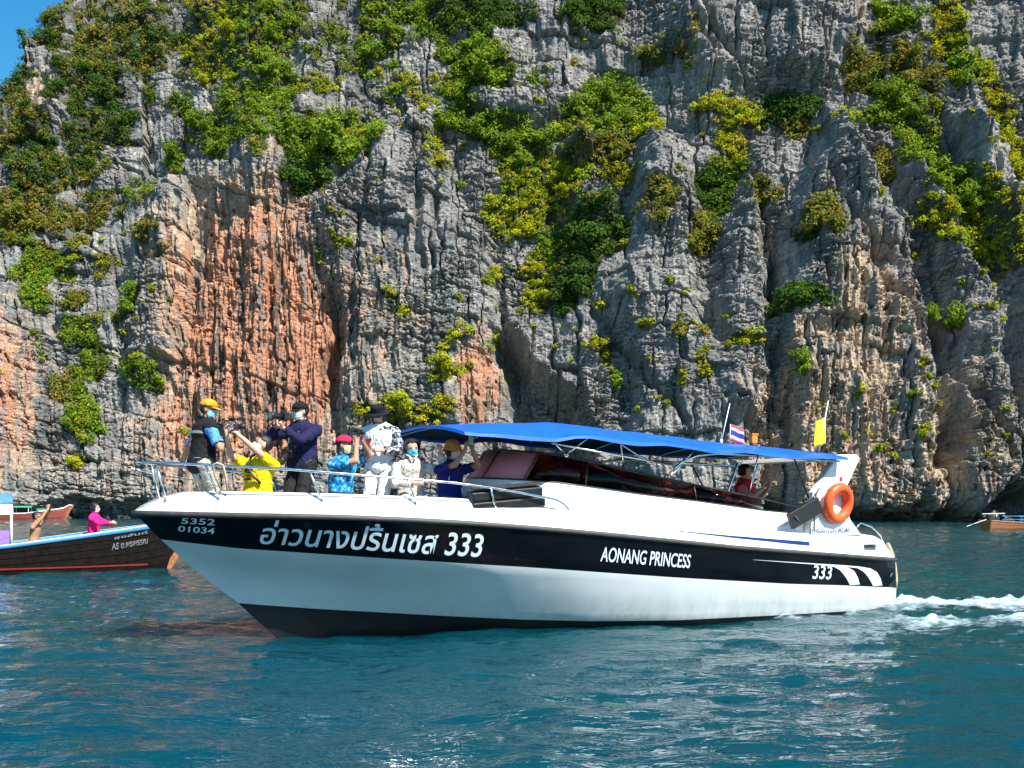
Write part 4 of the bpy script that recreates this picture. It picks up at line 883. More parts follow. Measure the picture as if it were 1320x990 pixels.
    def shell(nm, sel, off, mat, wr=.0, seed=0):
        keep = sel[fv].all(1); f = fv[keep]
        if not len(f): return None
        ids, inv_ = np.unique(f, return_inverse=True)
        ww = off + wr * (fbm(co[ids, 0] * 9 + co[ids, 1] * 7, co[ids, 2] * 7, 3, 300 + seed))
        me2 = np_mesh(nm, co[ids] + nor[ids] * ww[:, None], inv_.reshape(-1, 4), smooth=True); return link(nm, me2, mat, root)
    isin = lambda *L_: np.isin(names, L_)
    sl = P.get('sleeve', 'short'); top_sel = isin('hips', 'chest') | (isin('neck') & (hl[:, 2] < -.16))
    ua = isin('uarmL', 'uarmR'); fa = isin('farmL', 'farmR')
    if sl == 'short': top_sel |= ua & (par < .78)
    elif sl == 'long': top_sel |= ua | (fa & (par < .93))
    mats = mats or {}
    if 'shirt' in mats: shell('shirt', top_sel, .020, mats['shirt'], .022, 1)
    if 'trousers' in mats: shell('trousers', isin('thigh', 'shin') | (isin('hips') & (co[:, 2] < pel.z + .02)), .014, mats['trousers'], .020, 2)
    if 'shorts' in mats: shell('shorts', (isin('thigh') & (par < .9)) | (isin('hips') & (co[:, 2] < pel.z + .02)), .018, mats['shorts'], .010, 2)
    if 'shoes' in mats: shell('shoes', isin('foot'), .010, mats['shoes'])
    if 'vest' in mats: shell('vest', isin('hips', 'chest') & (co[:, 2] > pel.z - .12), .034, mats['vest'], .016, 3)
    if 'mask' in mats: shell('face_mask', (hl[:, 0] > .018) & (hl[:, 2] < .004) & (hl[:, 2] > -.105) & (np.abs(hl[:, 1]) < .075) & isin('head', 'neck'), .014, mats['mask'], .003, 4)
    for pnm, fb_, z0_, z1_, y0_, y1_, pm_ in P.get('prints', []):
        pl = (co - np.array(pel)) @ np.array(Rt); shell(pnm, isin('hips', 'chest') & ((pl[:, 0] < -.02) if fb_ == 'back' else (pl[:, 0] > .02)) & (co[:, 2] > z0_) & (co[:, 2] < z1_) & (pl[:, 1] > y0_) & (pl[:, 1] < y1_), .054 if 'vest' in mats else .044, pm_)
    if P.get('hair', 'short') != 'none':
        long_ = P.get('hair') == 'long'
        hs = isin('head', 'neck') & (((hl[:, 2] > .055) & (hl[:, 0] < .085)) | ((hl[:, 0] < -.005) & (hl[:, 2] > (-.14 if long_ else -.055)))) & ~((hl[:, 0] > .055) & (hl[:, 2] < .075))
        if long_: hs |= isin('head', 'neck') & (np.abs(hl[:, 1]) > .052) & (hl[:, 0] < .045) & (hl[:, 2] > -.13)
        if P.get('hat'): hs &= hl[:, 2] < .048
        shell('hair', hs, .026 if long_ else .018, mats.get('hair', hairm), .012, 5)
    for sg in (1, -1):
        MB().ball(HD(.082, sg * .031, .014), (.010, .015, .008), 8, 6, Rh).build('eye', eyem, root, True)
    if 'glasses' in mats:
        g = MB()
        for sg in (1, -1): g.ball(HD(.096, sg * .034, .012), (.006, .028, .019), 10, 6, Rh); g.tube([HD(.09, sg * .06, .018), HD(.0, sg * .088, .012)], .004, 5)
        g.tube([HD(.1, -.012, .016), HD(.1, .012, .016)], .004, 5); g.build('sunglasses', mats['glasses'], root, True)
    # headgear
    def dome(rx, ry, z0, hgt, n_=18, back=0.0):
        rings = []
        for f in (0, .25, .5, .7, .85, .95, 1.0):
            k = math.sqrt(max(0, 1 - f ** 2.4)); rings.append([HD(-.008 + rx * max(k, .04) * math.cos(q), ry * max(k, .04) * math.sin(q), z0 + hgt * f) for q in np.linspace(0, 2 * math.pi, n_, endpoint=False)])
        return rings
    hat = P.get('hat')
    if hat == 'cap':
        m_ = MB(); m_.loft(dome(.116, .096, .038, .095)); bs = -1 if P.get('backwards') else 1
        bill = [[HD(bs * (x_ * .9 + .06) - .008, y_, .046 - .035 * (x_ / .12) ** 1.5 - 2.2 * y_ * y_ + dz) for y_ in np.linspace(-.078, .078, 9) for x_ in [(.018 + .105 * math.sqrt(max(0, 1 - (y_ / .082) ** 2))) * f]] for f, dz in ((0, 0), (.4, 0), (.75, 0), (1, 0), (1, -.006), (.75, -.008), (.4, -.008), (0, -.008))]
        c_ = m_.build('cap', mats['hat'], root, True); MB().loft(bill, cap=False, closed=False).build('bill', mats['hat'], c_, True)
        MB().ball(HD(-.008, 0, .134), .009, 8, 6).build('button', mats['hat'], c_, True)
    elif hat in ('brim', 'bucket'):
        wide, drop = ((.175, .018) if hat == 'brim' else (.142, .062)); z0 = .050 if hat == 'brim' else .066
        m_ = MB(); m_.loft(dome(.112, .096, z0, .10 if hat == 'brim' else .095))
        if hat == 'brim': m_.loft([[HD(-.008 + .113 * math.cos(q), .097 * math.sin(q), z0 + dz) for q in np.linspace(0, 2 * math.pi, 18, endpoint=False)] for dz in (0, .075)], cap=False)
        c_ = m_.build('crown', mats['hat'], root, True)
        rg_ = [[HD(-.008 + (.108 + (wide - .108) * f) * math.cos(q), (.092 + (wide - .115) * f) * math.sin(q), z0 + .006 - drop * f + .008 * math.sin(3 * q) * f + dz) for q in np.linspace(0, 2 * math.pi, 24, endpoint=False)] for f, dz in ((0, 0), (.5, 0), (1, 0), (1, -.006), (.5, -.006), (0, -.006))]
        MB().loft(rg_, cap=False).build('brim', mats['hat'], c_, True)
    return res
def LW(res, v_): r = res['root']; return Matrix.Translation(r.location) @ r.rotation_euler.to_matrix().to_4x4() @ V3(v_)
def held(name, res, at_, label, cat, yaw=0, pitch=0, roll=0):
    """an empty at a point in the person's frame, turned with the person"""
    o = empty(name, LW(res, at_), 0, label, cat); e = res['root'].rotation_euler.z
    o.rotation_euler = (Matrix.Rotation(e + R(yaw), 3, 'Z') @ Matrix.Rotation(R(pitch), 3, 'Y') @ Matrix.Rotation(R(roll), 3, 'X')).to_euler(); return o
blackp = paint('black_plastic', (.012, .012, .013), .4, var=.3, scale=30); greyp = paint('grey_plastic', (.25, .25, .26), .4); lensg = paint('lens_glass', (.01, .012, .02), .06, coat=1)
def phone(o, mat):
    b_ = MB().box((0, 0, 0), (.012, .078, .155)).build('body', mat, o); q = b_.modifiers.new('soft_edges', 'BEVEL'); q.width = .005; q.segments = 2
    MB().box((-.0075, 0, 0), (.003, .070, .145)).build('screen', lensg, o); MB().tube([(.005, .022, .055), (.010, .022, .055)], .010, 8).build('lens', lensg, o)
FZ = 1.2
black_ink = paint('black_shirt_ink', (.03, .025, .01), .8)
orange_ink = paint('orange_print_ink', (.7, .2, .02), .7)
# 1 man with the video camera, back to us
r = person(BW(9.88, -.14, FZ), 38, 'man in orange cap and black vest over blue shirt, filming at the bow tip',
           dict(h=1.68, head_yaw=-46, head_pitch=6, handR=(.27, -.20, 1.24), poleR=(-.2, -.6, -.8), gripR=.75, handL=(-.10, .47, .86), poleL=(-.7, .5, -.1), hdirL=(0, .1, -1), gripL=.7, hat='cap', sleeve='short', lean=6, spread=-.03, prints=[('reflective_strip', 'back', 1.27, 1.315, -.16, .16, greyp), ('orange_print', 'back', 1.185, 1.235, -.03, .10, orange_ink), ('orange_print', 'back', 1.12, 1.165, -.03, .08, orange_ink)]), skin_a,
           dict(shirt=fabric('sky_blue_cotton', (.10, .30, .72)), vest=fabric('black_vest_cloth', (.014, .014, .015)), trousers=fabric('stone_cotton', (.42, .38, .32)), mask=maskb, hat=fabric('orange_cap_cloth', (.78, .30, .02)), shoes=fabric('white_shoe', (.6, .6, .6))))
vest_root = r['root']
vc = held('video_camera', r, (.29, -.18, 1.36), 'black shoulder video camera held up by the man in the orange cap', 'video camera', yaw=-20, pitch=-4); vc.scale = (.72, .72, .72)
soft(MB().box((0, 0, 0), (.26, .10, .13)).build('body', blackp, vc), .012)
MB().tube([(.13, 0, .01), (.20, 0, .01), (.25, 0, .01)], [.045, .05, .058], 14).build('lens', blackp, vc, True); MB().tube([(.25, 0, .01), (.252, 0, .01)], .05, 14).build('lens_glass', lensg, vc)
MB().tube([(-.10, 0, .065), (-.08, 0, .12), (.08, 0, .12), (.10, 0, .065)], .014, 8).build('top_handle', blackp, vc, True)
MB().tube([(-.12, .0, .06), (-.20, .0, .09)], [.028, .034], 10).build('viewfinder', blackp, vc, True); MB().tube([(-.02, -.02, .15), (.20, -.02, .15)], .018, 10).build('microphone', blackp, vc, True)
MB().box((0, -.052, -.01), (.09, .004, .05)).build('side_panel', greyp, vc)
# 2 yellow shirt, phone raised
r = person(BW(9.27, .16, FZ), -112, 'person in yellow T-shirt and white mask raising a phone with both hands',
           dict(h=1.62, sit=1, foot_fwd=-.36, seat=.40, lean=-6, head_yaw=-42, head_pitch=-22, handR=(.30, -.22, 1.25), poleR=(.3, -.5, -.9), handL=(.32, -.04, 1.25), poleL=(.1, .9, -.6), gripL=.5, gripR=.5, hdirR=(.2, -.1, 1), hdirL=(.1, -.7, .7), hair='short', wide=1.08, prints=[('printed_emblem', 'front', .80, .90, -.08, -.045, black_ink), ('printed_emblem', 'front', .80, .90, -.01, .025, black_ink), ('printed_letters', 'front', .72, .76, -.09, .0, black_ink)]), skin_b,
           dict(shirt=fabric('yellow_cotton', (.80, .56, .01)), trousers=fabric('dark_cotton', (.03, .03, .035)), mask=maskw))
ph = held('phone', r, (.34, -.13, 1.37), 'silver phone held up by the person in the yellow T-shirt', 'phone', yaw=-40, pitch=-20, roll=80); phone(ph, greyp)
q_ = r['root']
inkm = paint('black_print_ink', (.02, .018, .01), .7)
def front_panel(name, polyline, rad, root, x0=.158, mat=None):
    MB().tube([(x0 - .9 * y * y + .1 * (z - .95), y, z) for y, z in polyline], rad, 5).build(name, mat or inkm, root, True)
front_panel('printed_ring', [(-.035 + .04 * math.cos(a), .85 + .04 * math.sin(a)) for a in np.linspace(.6, 5.6, 12)], .007, q_); 
for k_ in range(4): front_panel('printed_mark', [(-.08 + .03 * k_, .765), (-.068 + .03 * k_, .785)], .007, q_)
MB().tube([(.05, .06, 1.06), (.155, .02, 1.0), (.168, -.03, .88), (.16, .06, .76), (.12, .13, .68)], .016, 6).build('camera_strap', blackp, q_, True)
# 3 photographer in navy jacket
r = person(BW(8.68, .0, FZ), -118, 'photographer in navy and black jacket and black cap aiming a long camera lens',
           dict(h=1.70, head_yaw=-14, head_pitch=4, handR=(.26, -.17, 1.40), poleR=(-.1, -.9, -.55), handL=(.31, -.02, 1.36), poleL=(.1, .8, -.7), palmL=(0, 0, 1), palmR=(0, 1, 0), gripL=.6, gripR=.7, hdirL=(.7, -.5, .3), hdirR=(.5, .5, .5), hat='cap', sleeve='long', wide=1.12), skin_b,
           dict(shirt=fabric('navy_jacket_cloth', (.016, .016, .060)), trousers=fabric('black_trouser_cloth', (.02, .02, .022)), mask=maskw, hat=fabric('black_cap_cloth', (.014, .013, .013)), shoes=blackp))
def slr(o):
    soft(MB().box((0, 0, 0), (.07, .14, .10)).build('body', blackp, o), .010); soft(MB().box((0, 0, .06), (.06, .06, .035)).build('prism', blackp, o), .008)
    MB().tube([(.035, 0, 0), (.08, 0, 0), (.10, 0, 0), (.17, 0, 0), (.20, 0, 0)], [.036, .038, .042, .043, .048], 16).build('lens_barrel', blackp, o, True); MB().tube([(.201, 0, 0), (.203, 0, 0)], .040, 16).build('lens_glass', lensg, o)
    MB().box((.0, -.055, -.01), (.09, .03, .09)).build('grip', blackp, o)
cm_ = held('slr_camera', r, (.27, -.06, 1.51), 'black camera with long lens raised to the eye of the man in navy jacket', 'camera', yaw=-14); slr(cm_)
cm2 = held('slr_camera', r, (.27, .0, 1.06), 'second black camera hanging on a strap at the navy jacket\'s waist', 'camera', yaw=10, pitch=35); slr(cm2)
MB().tube([(.06, .09, 1.42), (.165, .07, 1.32), (.20, .05, 1.18), (.24, .03, 1.08)], .008, 5).tube([(.06, -.09, 1.42), (.165, -.07, 1.32), (.20, -.05, 1.18), (.24, -.03, 1.08)], .008, 5).build('camera_strap', blackp, r['root'], True)
front_panel('sleeve_band', [(.235, 1.24), (.25, 1.27)], .014, r['root'], .20, paint('red_white_band', (.6, .05, .07), .7))
# 4 blue patterned shirt, cap backwards
r = person(BW(8.26, .22, FZ), -22, 'man in blue patterned shirt and crimson cap photographing towards the stern',
           dict(h=1.66, sit=1, seat=.42, lean=4, head_yaw=4, head_pitch=2, handR=(.26, -.04, 1.20), poleR=(.4, -.3, -1), handL=(.28, .06, 1.22), poleL=(.3, .8, -.5), gripR=.8, gripL=.8, hdirR=(.1, .2, 1), hdirL=(.1, -.3, 1), palmR=(-.5, 1, 0), hat='cap', backwards=1, wide=1.1), skin_a,
           dict(shirt=pattern('blue_floral_cotton', (.005, .09, .30), (.01, .32, .55), (.25, .62, .72), 22), trousers=fabric('dark_trousers', (.04, .04, .05)), mask=fabric('cream_mask', (.72, .66, .36)), hat=fabric('crimson_cap_cloth', (.55, .025, .085))))
cm3 = held('compact_camera', r, (.29, .0, 1.32), 'small dark camera held to the face of the man in the crimson cap', 'camera')
soft(MB().box((0, 0, 0), (.04, .11, .07)).build('body', blackp, cm3), .006); MB().tube([(.02, 0, 0), (.055, 0, 0)], .026, 12).build('lens', blackp, cm3, True)
# 5 woman in black hat
r = person(BW(7.62, -.12, FZ + .02), -98, 'woman in black brimmed hat, white dress and patterned sleeves looking down at a phone',
           dict(h=1.53, head_pitch=22, handR=(.26, -.10, 1.12), poleR=(-.3, -.8, -.5), handL=(.22, .10, 1.10), poleL=(-.2, .9, -.5), hdirL=(.3, -.9, .1), hdirR=(.5, .5, .4), palmR=(0, .3, 1), gripR=.6, hat='brim', sleeve='long', hair='long', wide=1.05), skin_b,
           dict(shirt=pattern('black_white_print', (.02, .02, .03), (.30, .32, .40), (.75, .75, .76), 26), vest=fabric('white_dress_cloth', (.78, .78, .80)), trousers=fabric('white_trouser_cloth', (.76, .76, .78)), hat=fabric('black_hat_felt', (.012, .013, .018)), glasses=lensg))
ph = held('phone', r, (.35, -.06, 1.20), 'dark red phone held by the woman in the black hat', 'phone', pitch=-50); phone(ph, paint('dark_red_case', (.12, .01, .012), .4))
# 6 beige shirt
r = person(BW(7.30, .18, FZ), -72, 'woman in beige shirt and bright blue mask seated with one fist raised',
           dict(h=1.60, sit=1, seat=.40, head_yaw=6, head_pitch=2, handL=(.10, .36, 1.10), poleL=(.1, .7, -.9), hdirL=(.2, .1, 1), gripL=.95, handR=(.28, -.02, .70), poleR=(-.2, -.9, -.3), hdirR=(.3, .9, 0), sleeve='long', hair='long'), skin_b,
           dict(shirt=fabric('beige_linen', (.56, .50, .43), .2), trousers=fabric('white_trousers', (.72, .72, .72)), mask=fabric('bright_blue_mask', (.10, .52, .70))))
MB().tube([(.03, .085, 1.075), (.10, .05, 1.05), (.155, .012, 1.0)], .014, 6).tube([(.03, -.085, 1.075), (.10, -.05, 1.05), (.155, -.012, 1.0)], .014, 6).build('collar', fabric('beige_collar', (.60, .54, .47)), r['root'], True)
for k_ in range(4): MB().ball((.158, 0, 1.02 - .07 * k_), (.006, .008, .008), 6, 5).build('button', greyp, r['root'])
# 7 bucket hat
r = person(BW(6.80, .28, FZ), -48, 'person in orange bucket hat and navy T-shirt holding a green phone up',
           dict(h=1.60, sit=1, seat=.38, lean=4, head_yaw=10, head_pitch=2, handR=(.36, -.02, 1.14), poleR=(.3, -.5, -.9), handL=(.36, .10, 1.12), poleL=(.2, .8, -.6), hdirR=(.1, .1, 1), hdirL=(.1, -.1, 1), gripL=.7, gripR=.7, hat='bucket', hair='long'), skin_a,
           dict(shirt=fabric('navy_cotton', (.018, .018, .15)), trousers=fabric('blue_trousers', (.02, .06, .30)), mask=maskp, hat=fabric('orange_bucket_cloth', (.70, .26, .07))))
ph = held('phone', r, (.40, .04, 1.27), 'pale green phone held upright by the person in the bucket hat', 'phone'); phone(ph, paint('mint_case', (.40, .68, .38), .4))
front_panel('shirt_print', [(-.11, .72), (-.10, .80), (-.05, .82), (-.02, .76), (.02, .80), (.05, .73)], .010, r['root'], .155, paint('pale_print_ink', (.45, .55, .80), .7))
# 8 passenger near the stern
r = person(BW(1.45, -.25, .55), -30, 'passenger in red and pink top standing aft with both hands raised',
           dict(h=1.55, head_yaw=30, handR=(.34, -.10, 1.33), poleR=(.1, -.6, -.8), handL=(.36, .14, 1.33), poleL=(.1, .6, -.8), hdirR=(.2, 0, 1), hdirL=(.2, 0, 1), gripR=.6, gripL=.6), skin_b,
           dict(shirt=fabric('pink_cotton', (.72, .22, .26)), vest=fabric('red_life_vest', (.62, .02, .04)), trousers=fabric('dark_shorts', (.03, .03, .04))))
# seated inside the cabin
rv = fabric('red_life_vest_cloth', (.62, .015, .02)); dk = fabric('black_tee', (.03, .03, .035))
for s, t, lb_, mt_ in [(4.75, .15, 'person in red life vest seated behind the tinted side window', dict(shirt=dk, vest=rv, trousers=dk)),
                       (3.72, .35, 'person in dark shirt seated amidships behind the side window', dict(shirt=dk, trousers=dk)),
                       (2.75, .30, 'person in orange-brown shirt seated in the after part of the cabin', dict(shirt=fabric('rust_cotton', (.35, .09, .04)), trousers=dk)),
                       (3.72, -.5, 'person in pale shirt on the far end of the middle bench', dict(shirt=fabric('pale_cotton', (.6, .55, .5)), trousers=dk))]:
    person(BW(s, t, .55), 207, lb_, dict(h=1.62, sit=1, seat=.45, voxel=.02), skin_a, mt_)
# ================================================================== LONGTAIL BOATS
wood_d = paint('dark_stained_wood', (.008, .005, .0035), .7, var=.6, scale=7, bumpd=.003, spec=.15)
wood_o = paint('orange_brown_wood', (.34, .13, .045), .6, var=.35, scale=12, bumpd=.004)
cyan_p = paint('sky_blue_paint', (.025, .19, .42), .4); red_p = paint('red_paint', (.30, .022, .018), .45, var=.2); white_p = paint('white_paint', (.78, .78, .76), .4); wood_r = paint('red_brown_wood', (.25, .055, .035), .5, var=.35, scale=8)
green_p = paint('green_paint', (.05, .30, .16), .5); grey_l = paint('faded_grey_print', (.20, .21, .21), .6, var=.4, scale=30)
def longtail(loc, rz, label, L=10.0, hullm=wood_d, railm=cyan_p, linem=red_p, prow=1.85, fine=True):
    root = empty('longtail_boat', loc, rz, label, 'longtail boat')
    zr = tb([-L, -.7 * L, -.38 * L, -.05 * L, 0, .05 * L, .09 * L], [.80, .56, .62, 1.05, 1.16, 1.45, prow])
    br = tb([-L, -.75 * L, -.45 * L, -.2 * L, -.08 * L, 0, .05 * L, .09 * L], [.55, .80, .88, .74, .46, .20, .07, .03])
    bw = tb([-L, -.75 * L, -.45 * L, -.2 * L, -.08 * L, -.02 * L, 0, .02 * L, .09 * L], [.42, .60, .66, .50, .25, .09, .03, .02, .02])
    zk = tb([-L, -.5 * L, -.1 * L, 0, .03 * L, .06 * L, .09 * L], [-.1, -.22, -.2, -.06, .45, 1.0, prow - .06])
    xs_ = np.concatenate([np.linspace(-L, -.2 * L, 18), np.linspace(-.17 * L, .09 * L, 18)])
    NS = 6 if fine else 3
    def pt(x, f, sg, out=0.0):
        b_ = bw(x) + (br(x) - bw(x)) * f ** .8; z_ = zk(x) + (zr(x) - zk(x)) * f; return (x, sg * (b_ + out), z_)
    for sg in (1, -1):                       # planks, each one lapping over the next
        for k in range(NS):
            f0, f1 = k / NS, (k + 1) / NS
            MB().loft([[pt(x, f0, sg, .012) for x in xs_], [pt(x, f1, sg, .0) for x in xs_], [pt(x, f1, sg, -.03) for x in xs_], [pt(x, f0, sg, -.02) for x in xs_]], cap=False, closed=False).build('plank', hullm, root)
        MB().loft([[pt(x, .955, sg, o_) for x in xs_] if k == 0 else [(x, sg * (br(x) + o_), zr(x) + dz) for x in xs_] for k, (o_, dz) in enumerate([(.02, 0), (.035, .03), (-.05, .045), (-.06, .0)])], cap=False, closed=False).build('gunwale', railm, root, True)
        MB().tube([(x, sg * (br(x) + .03), zr(x) + .035) for x in xs_], .012, 5).build('white_line', white_p, root, True)
        MB().loft([[(x, sg * (bw(x) + (br(x) - bw(x)) * max(0, (h_ - zk(x)) / (zr(x) - zk(x))) ** .8 + .018), h_) for x in xs_ if x < -.045 * L] for h_ in (.10, .135)], cap=False, closed=False).build('red_line', linem, root)
    MB().add([pt(xs_[0], f, sg) for sg, f in ((1, 0), (1, .5), (1, 1), (-1, 1), (-1, .5), (-1, 0))], [(0, 1, 2, 3, 4, 5)]).build('transom', hullm, root)
    MB().loft([[(x, sg * (br(x) - .08), .30 if x < -.25 * L else .30 + (zr(x) - .42) * min(1, (x + .25 * L) / (.12 * L))) for x in np.linspace(-L * .99, -.04 * L, 24)] for sg in (1, 0, -1)], cap=False, closed=False).build('floor_boards', wood_o, root)
    MB().loft([[(x + dx, y_, zk(x) + dz) for y_, dx, dz in ((.075, -.16, .06), (.035, .07, -.02), (-.035, .07, -.02), (-.075, -.16, .06))] for x in np.linspace(-.03 * L, .092 * L, 14)]).build('stem_post', wood_o, root)
    return root, zr, br
lt, zr_, br_ = longtail((-8.73, 25.5, 0), R(27), 'dark wooden longtail boat with sky-blue gunwale passing behind the speedboat\'s bow')
def lt_text(body, x0, w, z0, h):
    me_ = text_mesh(body, 1.0, .012); xs2 = [v_.co.x for v_ in me_.vertices]; ys2 = [v_.co.y for v_ in me_.vertices]
    for v_ in me_.vertices:
        x = x0 + (v_.co.x - min(xs2)) / (max(xs2) - min(xs2)) * w; z = z0 + (v_.co.y - min(ys2)) / (max(ys2) - min(ys2)) * h + .12 * (x - x0); f = (z - -.1) / (zr_(x) + .1)
        v_.co = (x, -(.25 * (1 - (x + 1.5) / 1.5 * .8) * (1 - f) + br_(x) * f + .10), z)
    return me_
me_ = text_mesh('AS ย.พรพรรณ', 1.0, .012)
V_ = np.array([v_.co[:] for v_ in me_.vertices]); lo_, hi_ = V_.min(0), V_.max(0)
_bm = bmesh.new()
for ch in lt.children:
    if ch.name.startswith('plank'): _bm.from_mesh(ch.data)
lt_bvh = BVHTree.FromBMesh(_bm); _bm.free()
def plank_text(body, x0, w, z0, h):
    me_ = text_mesh(body, 1.0, .012); V_ = np.array([v_.co[:] for v_ in me_.vertices]); lo_, hi_ = V_.min(0), V_.max(0)
    for v_ in me_.vertices:
        x = x0 + (v_.co.x - lo_[0]) / (hi_[0] - lo_[0]) * w; z = z0 + (v_.co.y - lo_[1]) / (hi_[1] - lo_[1]) * h + .16 * (x - x0)
        q = lt_bvh.ray_cast(Vector((x, -3, z)), Vector((0, 1, 0)))[0]; v_.co = (x, (q.y if q is not None else -.5) - .028, z)
    link('bow_lettering', me_, grey_l, lt)
plank_text('AS ย.พรพรรณ', -1.35, .85, .50, .16); plank_text('สุขสันต์', -1.30, .80, .74, .09)
# awning over the after part
purple = fabric('purple_cloth', (.30, .18, .62)); bl2 = fabric('blue_awning_cloth', (.10, .28, .72))
for sg in (1, -1):
    for x in (-3.52, -5.3, -7.5): MB().tube([(x, sg * .70, .45), (x, sg * .74, 1.62)], .022, 6).build('awning_post', white_p, lt, True)
MB().loft([[(x, .95 * math.sin(a), 1.58 + .30 * math.cos(a)) for a in np.linspace(-1.35, 1.35, 12)] for x in (-3.50, -5.5, -8.0)] , cap=False, closed=False).build('awning', bl2, lt, True).modifiers.new('thickness', 'SOLIDIFY').thickness = .02
MB().box((-5.7, -.93, 1.50), (4.3, .02, .24)).box((-5.6, .93, 1.50), (3.7, .02, .24)).build('awning_skirt', white_p, lt)
MB().box((-4.32, -.74, .80), (1.5, .03, .42)).build('side_cloth', purple, lt)
for x in (-2.9, -4.4, -5.9): MB().box((x, 0, .47), (.34, 1.36, .05)).build('thwart', wood_o, lt)
MB().box((-1.72, 0, .74), (.5, 1.0, .05)).build('foredeck_seat', wood_o, lt)
LTM = Matrix.Translation((-8.73, 25.5, 0)) @ Matrix.Rotation(R(27), 4, 'Z')
r = person(LTM @ V3((-3.05, -.15, .14)), 8, 'shirtless man in sunglasses seated in the longtail boat raising a phone', dict(h=1.68, sit=1, seat=.43, lean=6, handR=(.36, -.10, 1.36), poleR=(.5, -.6, -.6), handL=(.38, .04, 1.36), poleL=(.3, .8, -.5), hdirR=(.1, .1, 1), hdirL=(.1, -.1, 1), gripR=.7, gripL=.7), skin_a,
           dict(shorts=fabric('pale_shorts', (.62, .60, .56)), glasses=lensg))
ph = held('phone', r, (.41, -.03, 1.50), 'black phone held up by the shirtless man in the longtail boat', 'phone'); phone(ph, blackp)
person(LTM @ V3((-1.70, .05, .34)), 4, 'person in hot pink hooded top seated on the longtail boat\'s foredeck', dict(h=1.60, sit=1, seat=.43, handR=(.46, -.22, .82), poleR=(-.2, -.8, -.6), hdirR=(1, -.1, 0), handL=(.44, .10, .80), poleL=(-.1, .9, -.5), sleeve='long', hair='long', head_yaw=-8, head_pitch=4), skin_b,
       dict(shirt=fabric('hot_pink_fleece', (.80, .02, .20)), trousers=fabric('hot_pink_fleece_trousers', (.70, .03, .2)), mask=maskp))
# far boats
fl_, *_ = longtail((-44.8, 101, 0), R(14), 'small red-hulled longtail boat moored under the cliff beyond the dark wooden boat', 9, wood_r, white_p, wood_r, 1.35, False)
for x in (-3.2, -4.6, -6):
    for sg in (1, -1): MB().tube([(x, sg * .7, .5), (x, sg * .7, 1.2)], .03, 5).build('awning_post', white_p, fl_)
MB().loft([[(x, .8 * math.sin(a), 1.12 + .22 * math.cos(a)) for a in np.linspace(-1.3, 1.3, 8)] for x in (-2.9, -6.4)], cap=False, closed=False).build('awning', green_p, fl_, True)
MB().box((-1.9, 0, .95), (1.2, .8, .25)).build('cargo_sheet', green_p, fl_)
fr2, *_ = longtail((37.6, 63.5, 0), R(13), 'brown longtail boat with blue canopy rails lying off the sea cave', 9.0, wood_o, wood_o, wood_o, 1.9, False)
for x in (-7.0, -5.6, -4.2):
    for sg in (1, -1): MB().tube([(x, sg * .72, .5), (x, sg * .72, 1.15)], .03, 5).build('canopy_post', cyan_p, fr2)
for z_ in (.85, 1.15):
    for sg in (1, -1): MB().tube([(-7.2, sg * .72, z_), (-2.8, sg * .72, z_ + .05)], .035, 5).build('canopy_rail', cyan_p, fr2)
MB().tube([(-8.2, 0, .6), (-8.2, 0, 1.35)], .04, 6).tube([(-9.2, 0, 1.38), (-7.6, 0, 1.42)], .035, 6).build('tiller', white_p, fr2)
MB().box((-8.5, 0, .98), (.7, .4, .35)).box((-8.7, 0, 1.22), (.3, .25, .16)).build('engine', darkm, fr2); fr2.scale = (1, 1, .7); MB().tube([(-8.9, 0, .9), (-10.2, .1, .3)], .03, 6).build('tail_shaft', steel, fr2)

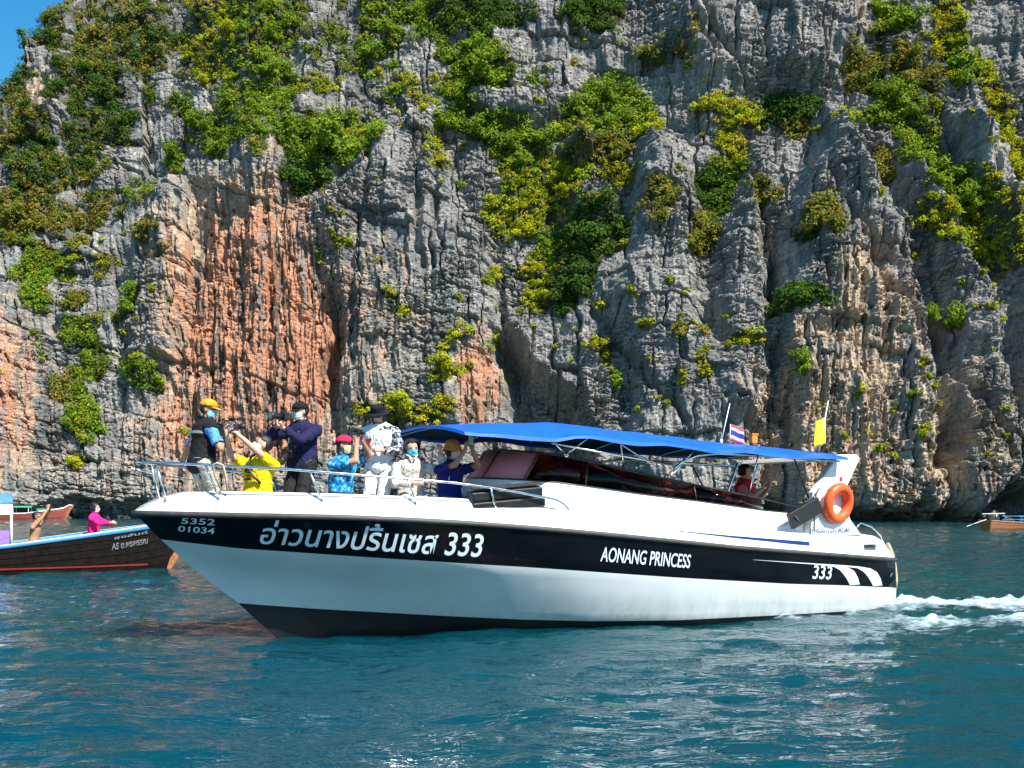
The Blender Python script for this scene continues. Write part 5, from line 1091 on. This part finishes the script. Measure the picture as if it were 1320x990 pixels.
# ================================================================== WAKE FOAM
def seg_d(x, y, p, q):
    ex, ey = q[0] - p[0], q[1] - p[1]; t = np.clip(((x - p[0]) * ex + (y - p[1]) * ey) / (ex * ex + ey * ey), 0, 1); return np.hypot(x - p[0] - t * ex, y - p[1] - t * ey), t
gx = np.arange(3.6, 15.5, .035); gy = np.arange(12.0, 21.5, .045)
GX, GY = [q.ravel() for q in np.meshgrid(gx, gy)]
ca, sa = math.cos(R(20)), math.sin(R(20)); al_ = GX * ca + GY * sa; ac_ = -GX * sa + GY * ca
d1, t1 = seg_d(GX, GY, (5.7, 15.75), (15, 18.6)); d2, t2 = seg_d(GX, GY, (5.0, 13.75), (13, 14.9)); d3, _ = seg_d(GX, GY, (3.9, 14.35), (5.9, 15.5))
env = np.maximum.reduce([1.05 * np.exp(-(d1 / (.80 + .6 * t1)) ** 2), .88 * np.exp(-(d2 / (.62 + .45 * t2)) ** 2) * sstep(4.6, 5.4, GX), .72 * np.exp(-(d3 / .22) ** 2)])
nz_ = fbm(al_ * .8, ac_ * 2.4, 4, 400); nz2 = ridged(al_ * 1.4, ac_ * 3.2, 3, 410)
fo = env * .80 + .55 * nz_ + .45 * (nz2 - .55)
hgt_ = wave_h(GX, GY) + .012 + .20 * np.clip(fo - .5, 0, .6) * (.5 + .9 * fbm(GX * 3.1, GY * 3.1, 3, 420)) + .05 * np.clip(fo - .5, 0, 1)
FV = np.stack([GX, GY, hgt_], -1); FF = grid_faces(len(gy), len(gx)); kp = (fo[FF] > .36).all(1); FF = FF[kp]
ids, inv_ = np.unique(FF, return_inverse=True)
fm, n, b = newmat('sea_foam'); b.inputs['Base Color'].default_value = (.80, .86, .88, 1); b.inputs['Roughness'].default_value = .7; b.inputs['Subsurface Weight'].default_value = .0
bump(n, b, texnoise(n, 30, 4, .7, texcoord(n)).outputs[0], 1, .02)
t_ = texnoise(n, 9, 4, .6, texcoord(n)); r_ = ramp(n, t_.outputs[0], [(.35, (.22, .42, .50)), (.62, (.66, .74, .77))]); n.links.new(r_.outputs[0], b.inputs['Base Color'])
at = n.nodes.new('ShaderNodeAttribute'); at.attribute_name = 'foam'; t3 = texnoise(n, 14, 4, .65, texcoord(n, 'Object', (.6, 1.4, 1)))
mm = n.nodes.new('ShaderNodeMath'); mm.operation = 'MULTIPLY_ADD'; mm.inputs[1].default_value = .9; n.links.new(t3.outputs[0], mm.inputs[0]); n.links.new(at.outputs['Fac'], mm.inputs[2])
ar = n.nodes.new('ShaderNodeMapRange'); ar.inputs[1].default_value = .92; ar.inputs[2].default_value = 1.5; n.links.new(mm.outputs[0], ar.inputs[0])
n.links.new(ar.outputs[0], b.inputs['Alpha'])
tag(link('wake_foam', np_mesh('wake_foam', FV[ids], inv_.reshape(-1, 4), cols={'foam': fo[ids]}, smooth=True), fm), 'white churned foam trailing behind the speedboat\'s stern', 'foam', kind='stuff')
